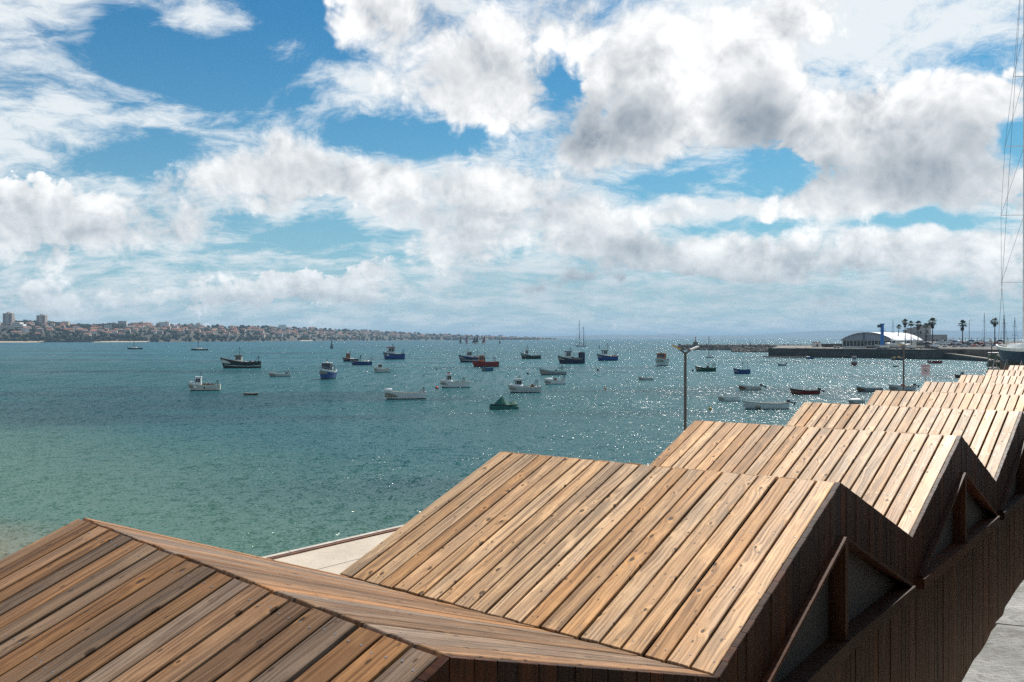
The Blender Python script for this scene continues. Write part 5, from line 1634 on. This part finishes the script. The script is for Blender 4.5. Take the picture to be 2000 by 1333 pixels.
for s in (1, -1): mb.tube(last[s], (0, 0, mz(-120)), .012, n=5)
mb.tube((0, 0, mz(-120)), (5.9, 0, 3.7), .014, n=5); mb.tube((0, 0, mz(-150)), (-5.9, 0, 3.5), .014, n=5)
mb.build('stay', M['darkmast'], root)
mb = MB(); mb.tube((-.1, 0, 4.6), (-4.4, 0, 4.5), .08, n=8); mb.build('boom', M['mast'], root)
mb = MB()
for x in (-3, 0.2, 3):
    for s in (1, -1):
        mb.tube((x, s * 1.9, 0), (x, s * 1.2, 2.6), .05, n=6); mb.tube((x, s * .7, 0), (x, s * 1.2, 2.6), .04, n=6)
mb.build('stands', M['steel'], root)

# stack of fishing traps with orange and yellow gear
D = 88.0
def wire_trap(px, z, label, rz):
    b = P(px, 661, D); root = empty('fishing_trap', (b.x, b.y, GZ + z), rz); tag(root, label, 'fishing trap', 'fishing traps stacked behind the row')
    w, d, h = 1.25, 1.0, .72
    fr = MB(); A = [(-w / 2, -d / 2), (w / 2, -d / 2), (w / 2, d / 2), (-w / 2, d / 2)]
    for k in range(4):
        (x0, y0), (x1, y1) = A[k], A[(k + 1) % 4]
        fr.tube((x0, y0, 0), (x0, y0, h), .022, n=5); fr.tube((x0, y0, 0), (x1, y1, 0), .022, n=5); fr.tube((x0, y0, h), (x1, y1, h), .022, n=5)
    fr.build('frame', M['steel'], root)
    mb = MB()
    for k in range(4):
        (x0, y0), (x1, y1) = A[k], A[(k + 1) % 4]
        for i in range(1, 8): mb.tube((x0 + (x1 - x0) * i / 8, y0 + (y1 - y0) * i / 8, 0), (x0 + (x1 - x0) * i / 8, y0 + (y1 - y0) * i / 8, h), .011, n=3)
        for i in range(1, 5): mb.tube((x0, y0, h * i / 5), (x1, y1, h * i / 5), .011, n=3)
    for i in range(1, 8): mb.tube((-w / 2 + w * i / 8, -d / 2, h), (-w / 2 + w * i / 8, d / 2, h), .011, n=3)
    mb.build('mesh', M['netgreen'], root)
    lump(root, 'net_bag', (0, 0, .08), (w * .8, d * .8, h * .9), M['netgreen'], seed=int(px * 7 + z * 10), n=10)
pos = ['bottom', 'second from the bottom', 'middle', 'top']
for ci, px in enumerate((1944, 1970)):
    for k in range(4): wire_trap(px + RNG.uniform(-1, 1), .02 + k * .745, '%s trap in the %s stack of grey-green fishing traps' % (pos[k], ('left', 'right')[ci]), RNG.uniform(-.1, .1) - .45)
b = P(1968, 661, 84); root = empty('gear_pile', (b.x, b.y, GZ)); tag(root, 'orange and yellow floats and ropes piled before the traps', 'fishing gear')
rr = random.Random(4)
mb = MB(); mb.box((0, 0, 1.2), (1.0, .8, 2.4)); mb.build('crate_stack', M['brown'], root)
for i in range(9):
    mb = MB(); mb.ball((rr.uniform(-.5, .5), rr.uniform(-.5, -.1), 2.25 + rr.uniform(0, .75)), rr.uniform(.16, .26), 8, 6); mb.build('float', M['orange'], root, smooth=True)
for i in range(5):
    mb = MB(); mb.ball((rr.uniform(-.6, .6), rr.uniform(-.4, 0), 3.15 + rr.uniform(0, .15)), rr.uniform(.18, .28), 8, 6, sq=(1.5, 1, .6)); mb.build('rope_coil', M['yellow'], root, smooth=True)
# fence posts by the traps
for i, (px, yt) in enumerate(((1937, 668), (1980, 672), (1994, 676))):
    b = P(px, 661, 80); t = P(px, yt, 80); root = empty('fence_post', (b.x, b.y, GZ)); tag(root, ('leftmost thin post beside the fishing traps', 'thin post right of the fishing traps', 'thin post at the right frame edge by the yacht')[i], 'post', 'posts beside the traps')
    mb = MB(); mb.tube((0, 0, 0), (0, 0, t.z - GZ), .04, n=6); mb.build('post', M['darkmast'], root)
    mb = MB(); mb.tube((0, 0, t.z - GZ), (0, 0, t.z - GZ + .06), .06, .03, n=6); mb.build('cap', M['steel'], root)

# ------------------------------------------------------------------ the town on the far shore
SHORE = [(-260, 1950), (0, 2080), (150, 2180), (300, 2350), (500, 2700), (700, 3600), (850, 4200), (1000, 4800), (1090, 5200)]
CREST = [(-260, 626), (0, 629), (60, 628), (110, 632), (160, 634.5), (230, 632.5), (310, 633.5), (400, 637), (500, 638), (600, 641), (700, 646), (800, 650.5), (900, 655), (1000, 658.5), (1090, 660.8)]


def interp(tab, x):
    for (x0, y0), (x1, y1) in zip(tab, tab[1:]):
        if x0 <= x <= x1: return y0 + (y1 - y0) * (x - x0) / (x1 - x0)
    return tab[0][1] if x < tab[0][0] else tab[-1][1]


DEPTH = 620.0
def hill_z(px, t):
    """height of the far hillside at pixel column px, t = 0 at the shore, 1 at the crest"""
    D1 = interp(SHORE, px) + DEPTH
    zc = max(3.0, CZ - (interp(CREST, px) - HY) / F * D1 - 6.0)
    return 1.2 + (zc - 1.2) * (.26 * sstep(t / .10) + .74 * t ** .9)


def hill_p(px, t):
    D = interp(SHORE, px) + DEPTH * t
    p = P(px, 661, D); p.z = hill_z(px, t); return p


mb = MB(); rows = []
for k in range(11):
    t = (0, .012, .04, .1, .2, .35, .5, .65, .8, .92, 1.0)[k]
    rows.append([hill_p(px, t) + Vector((0, 0, -3.5 if k == 0 else RNG.uniform(-.6, .6))) for px in range(-260, 1091, 15)])
rows.append([hill_p(px, 1) + Vector((0, 350, -30)) for px in range(-260, 1091, 15)])
mb.grid(rows)
TOWNSOIL = make_stone('hillside_scrub', (.034, .036, .021), (.095, .080, .052), scale=.012, bump=0)
tag(mb.build('town_hillside', TOWNSOIL, smooth=True, fix=True), kind='structure')
# pale beaches and sea walls at the foot of the town
for (x0, x1, mat, z, w) in ((-260, 88, 'sand', 1.6, 26), (188, 292, 'sand', 1.3, 18), (588, 612, 'sand', 1.4, 18)):
    mb = MB(); n = 12; f, b = [], []
    for i in range(n + 1):
        px = x0 + (x1 - x0) * i / n; p = hill_p(px, 0)
        f.append(Vector((p.x, p.y - w * 1.6, -.4))); b.append(Vector((p.x, p.y + 6, z + 1.5)))
    mb.grid([f, b]); tag(mb.build('town_beach', M['sand']), kind='structure')
mb = MB()
for i in range(30):
    px = 88 + 110 * i / 30; p, q = hill_p(px, 0), hill_p(px + 110 / 30, 0)
    mb.beam(p + Vector((0, -4, 1.6)), q + Vector((0, -4, 1.6)), 3, 4.4)
tag(mb.build('town_sea_wall', M['quaywall']), kind='structure')

WALLS = [paint('render_%d' % i, c, .85, var=.08, scale=.2, random_tint=.15) for i, c in enumerate([(.66, .58, .49), (.58, .45, .33), (.66, .53, .39), (.44, .36, .31), (.76, .72, .66), (.54, .36, .26)])]
ROOFS = [paint('roof_%d' % i, c, .9, var=.2, scale=.4, random_tint=.2) for i, c in enumerate([(.34, .14, .080), (.28, .125, .085), (.40, .175, .10), (.26, .21, .18)])]


def house_meshes(w, d, h, rh, wall, roof, nfl, ncol):
    wb = MB(); wb.box((0, 0, h / 2 - 1.5), (w, d, h + 3))
    rb = MB(); e = .5
    if rh > .6:
        r = min(w, d) * .32
        b = [Vector((s * (w / 2 + e), t * (d / 2 + e), h)) for s, t in ((-1, -1), (1, -1), (1, 1), (-1, 1))]
        a0, a1 = Vector((-w / 2 + r, 0, h + rh)), Vector((w / 2 - r, 0, h + rh))
        rb.add(b + [a0, a1], [(0, 1, 5, 4), (1, 2, 5), (2, 3, 4, 5), (3, 0, 4), (3, 2, 1, 0)])
    else:
        rb.box((0, 0, h + rh / 2), (w + .3, d + .3, rh))
    gb = MB()
    for f in range(nfl):
        for c in range(ncol):
            x = -w / 2 + w * (c + .5) / ncol; z = 1.4 + f * 3.0
            gb.box((x, -d / 2, z), (w / ncol * .42, .16, 1.5))
    return wb.mesh('wall', wall), rb.mesh('roof', roof), gb.mesh('windows', M['glass'])


WN2 = ['cream', 'tan', 'sandy', 'taupe', 'white', 'ochre']; RN2 = ['terracotta', 'dull red', 'orange', 'grey']
TYPES = []
rr = random.Random(17)
for i in range(16):
    w, d, nfl = rr.uniform(9, 18), rr.uniform(8, 12), rr.choice((2, 2, 3))
    TYPES.append((house_meshes(w, d, nfl * 3.0, rr.uniform(2.0, 3.2), WALLS[i % 6], ROOFS[i % 4], nfl, max(2, int(w / 4))), 'low'))
for i in range(6):
    w, d, nfl = rr.uniform(16, 28), 12, rr.choice((4, 5, 6))
    TYPES.append((house_meshes(w, d, nfl * 3.0, .5, WALLS[(i * 2 + 4) % 6], ROOFS[3], nfl, int(w / 4)), 'flat'))


def house(px, t, k, rz, label, cat, group, name):
    p = hill_p(px, t)
    (wm, rm, gm), kind = TYPES[k]
    root = empty(name, tuple(p), rz); tag(root, label, cat, group)
    place('wall', wm, root); place('roof', rm, root)
    if p.y < 3100: g = place('windows', gm, root); g['kind'] = 'stuff'


taken = []
rr = random.Random(23)
nh = 0
while nh < 285:
    px = rr.uniform(-30, 1060); t = rr.uniform(.05, 1.0) if px < 720 else rr.uniform(.1, .95)
    if px > 700 and rr.random() < .45: continue
    if 150 < px < 235 and .70 < t < .95: continue            # the dark wood above the shore
    p = hill_p(px, t)
    if any((p.x - q[0]) ** 2 + (p.y - q[1]) ** 2 < 16 ** 2 for q in taken): continue
    taken.append((p.x, p.y))
    zone = 'below the tower blocks' if px < 110 else 'left of the dark wood' if px < 150 else 'around the dark wood' if px < 240 else 'under the row of flats' if px < 345 else 'behind the dark yacht' if px < 430 else 'behind the dark green boat' if px < 540 else 'behind the navigation buoy' if px < 660 else 'behind the white sails' if px < 760 else 'on the narrowing headland' if px < 900 else 'behind the racing sails' if px < 960 else 'near the headland tip'
    lvl = 'by the water' if t < .22 else 'low down' if t < .45 else 'halfway up' if t < .72 else 'on the skyline'
    flat = rr.random() < (.14 if t > .8 else .05)
    k = rr.randrange(16, 22) if flat else rr.randrange(16)
    rz = rr.uniform(-.6, .6)
    if flat: house(px, t, k, rz, '%s flat-roofed far flats %s, %s' % (WN2[(2 * (k - 16) + 4) % 6], lvl, zone), 'apartment block', 'flats in the town across the bay', 'apartment_block')
    else: house(px, t, k, rz, '%s far house with %s roof %s, %s' % (WN2[k % 6], RN2[k % 4], lvl, zone), 'house', 'houses in the town across the bay', 'town_house')
    nh += 1


def tower_block(px, ytop, w, D, label, nfl, ybase=640):
    b = P(px, ybase, D); s = D / F; h = (ybase - ytop) * s; W = w * s
    root = empty('tower_block', tuple(b)); tag(root, label, 'tower block')
    for k, (x, y, ww, hh) in enumerate(((-W * .31, 0, W * .36, h * .96), (0, -2, W * .30, h), (W * .31, 0, W * .36, h * .97))):
        mb = MB(); mb.box((x, y, hh / 2 - 4), (ww, 14, hh + 8)); wl = mb.build('wall', WALLS[3 if k != 1 else 0], root)
        for f in range(nfl):
            mb = MB(); mb.box((x, y - 7.02, h * .97 * (f + .55) / nfl), (ww * .78, .25, h / nfl * .42)); mb.build('window_band', M['glass'], wl)
    mb = MB(); mb.box((0, 2, h + 1.2), (W * .3, 8, 2.6)); mb.build('roof_plant', WALLS[3], root)


tower_block(17, 611.5, 18, 2560, 'leftmost tall tower block above the far shore', 11)
tower_block(82, 615.5, 17, 2620, 'second tall tower block above the far shore', 11)
for i, (px, yt, w, lab) in enumerate(((222, 631, 9, 'small block of flats on the skyline, leftmost of the row'), (236, 632, 10, 'small block of flats on the skyline, second of the row'), (258, 632, 14, 'wide block of flats on the skyline'), (277, 629.5, 10, 'taller block of flats on the skyline left of the mid row'), (290, 631.5, 14, 'block of flats on the skyline, middle of the row'),
                                      (312, 631, 10, 'block of flats on the skyline, before the last'), (325, 629.5, 11, 'tallest block at the end of the skyline row'), (388, 632, 9, 'lone block of flats on the skyline farther right'))):
    tower_block(px, yt, w, 2950 if px < 340 else 3150, lab, 6, 642)
# white terraced hotel
b = P(30, 646, 2330); s = 2330 / F
root = empty('terraced_hotel', tuple(b)); tag(root, 'white stepped hotel with long balconies below the leftmost tower', 'hotel')
for k, (x0, x1, y0, y1) in enumerate(((-6, 26, 646, 641.5), (-6, 22, 641.5, 637.5), (-8, 15, 637.5, 633.5), (-10, 8, 633.5, 630), (-24, -6, 646, 632))):
    zlo, zhi = (646 - y0) * s, (646 - y1) * s
    mb = MB(); mb.box(((x0 + x1) / 2 * s, k * 4.0 if k < 4 else 2, (zlo + zhi) / 2 - (4 if k in (0, 4) else 0)), ((x1 - x0) * s, 16, zhi - zlo + (8 if k in (0, 4) else 0))); wl = mb.build('storey', WALLS[4] if k < 4 else WALLS[3], root)
    mb = MB(); mb.box(((x0 + x1) / 2 * s, k * 4.0 - 8.1 if k < 4 else -6.1, zhi - 3.2), ((x1 - x0) * s * .94, .3, 2.2)); mb.build('window_band', M['glass'], wl)
    if k < 4:
        mb = MB(); mb.box(((x0 + x1) / 2 * s, k * 4.0 - 8.6, zhi + .2), ((x1 - x0) * s + 1, 1.4, 1.0)); mb.build('balcony', M['white'], wl)

# trees of the far shore: masses of foliage that cannot be told apart, each clump built from leafy facets
mb = MB(); rr = random.Random(31)
def far_tree(px, t, r):
    p = hill_p(px, t)
    for j in range(3):
        q = p + Vector((rr.uniform(-.7, .7) * r, rr.uniform(-.5, .5) * r, r * rr.uniform(.3, 1.0)))
        mb.ball(q, r * rr.uniform(.5, .85), 5, 4, sq=(1.15, 1.1, .9), jit=.3, rng=rr)
for i in range(1450):
    px = rr.uniform(-60, 1085); t = rr.random() ** 1.1
    far_tree(px, t, rr.uniform(2.6, 5.2))
for i in range(420): far_tree(rr.uniform(0, 1060), rr.uniform(.01, .07), rr.uniform(3.5, 6.5))
for i in range(260): far_tree(rr.uniform(146, 236), rr.uniform(.70, .95), rr.uniform(4, 7))
for i in range(160): far_tree(rr.uniform(20, 120), rr.uniform(.75, 1.0), rr.uniform(5, 8))
for i in range(160): far_tree(rr.uniform(330, 1060), 1.0, rr.uniform(4, 8))
FARLEAF = paint('far_foliage', (.040, .048, .026), .9, var=.45, scale=.05)
tag(mb.build('far_shore_trees', FARLEAF), 'dark trees growing between the houses of the far shore', 'trees', kind='stuff')

# ------------------------------------------------------------------ air
mb = MB(); mb.box((0, 13000, 55), (70000, 34000, 130))
hm = bpy.data.materials.new('sea_air'); hm.use_nodes = True
nt = hm.node_tree; nt.nodes.clear()
pv = nt.nodes.new('ShaderNodeVolumePrincipled'); pv.inputs['Color'].default_value = (.50, .76, 1.0, 1); pv.inputs['Density'].default_value = 7.5e-5
pv.inputs['Anisotropy'].default_value = .0
vo = nt.nodes.new('ShaderNodeOutputMaterial'); nt.links.new(pv.outputs[0], vo.inputs['Volume'])
tag(mb.build('haze', hm), 'pale bluish sea haze filling the air', 'haze', kind='stuff')
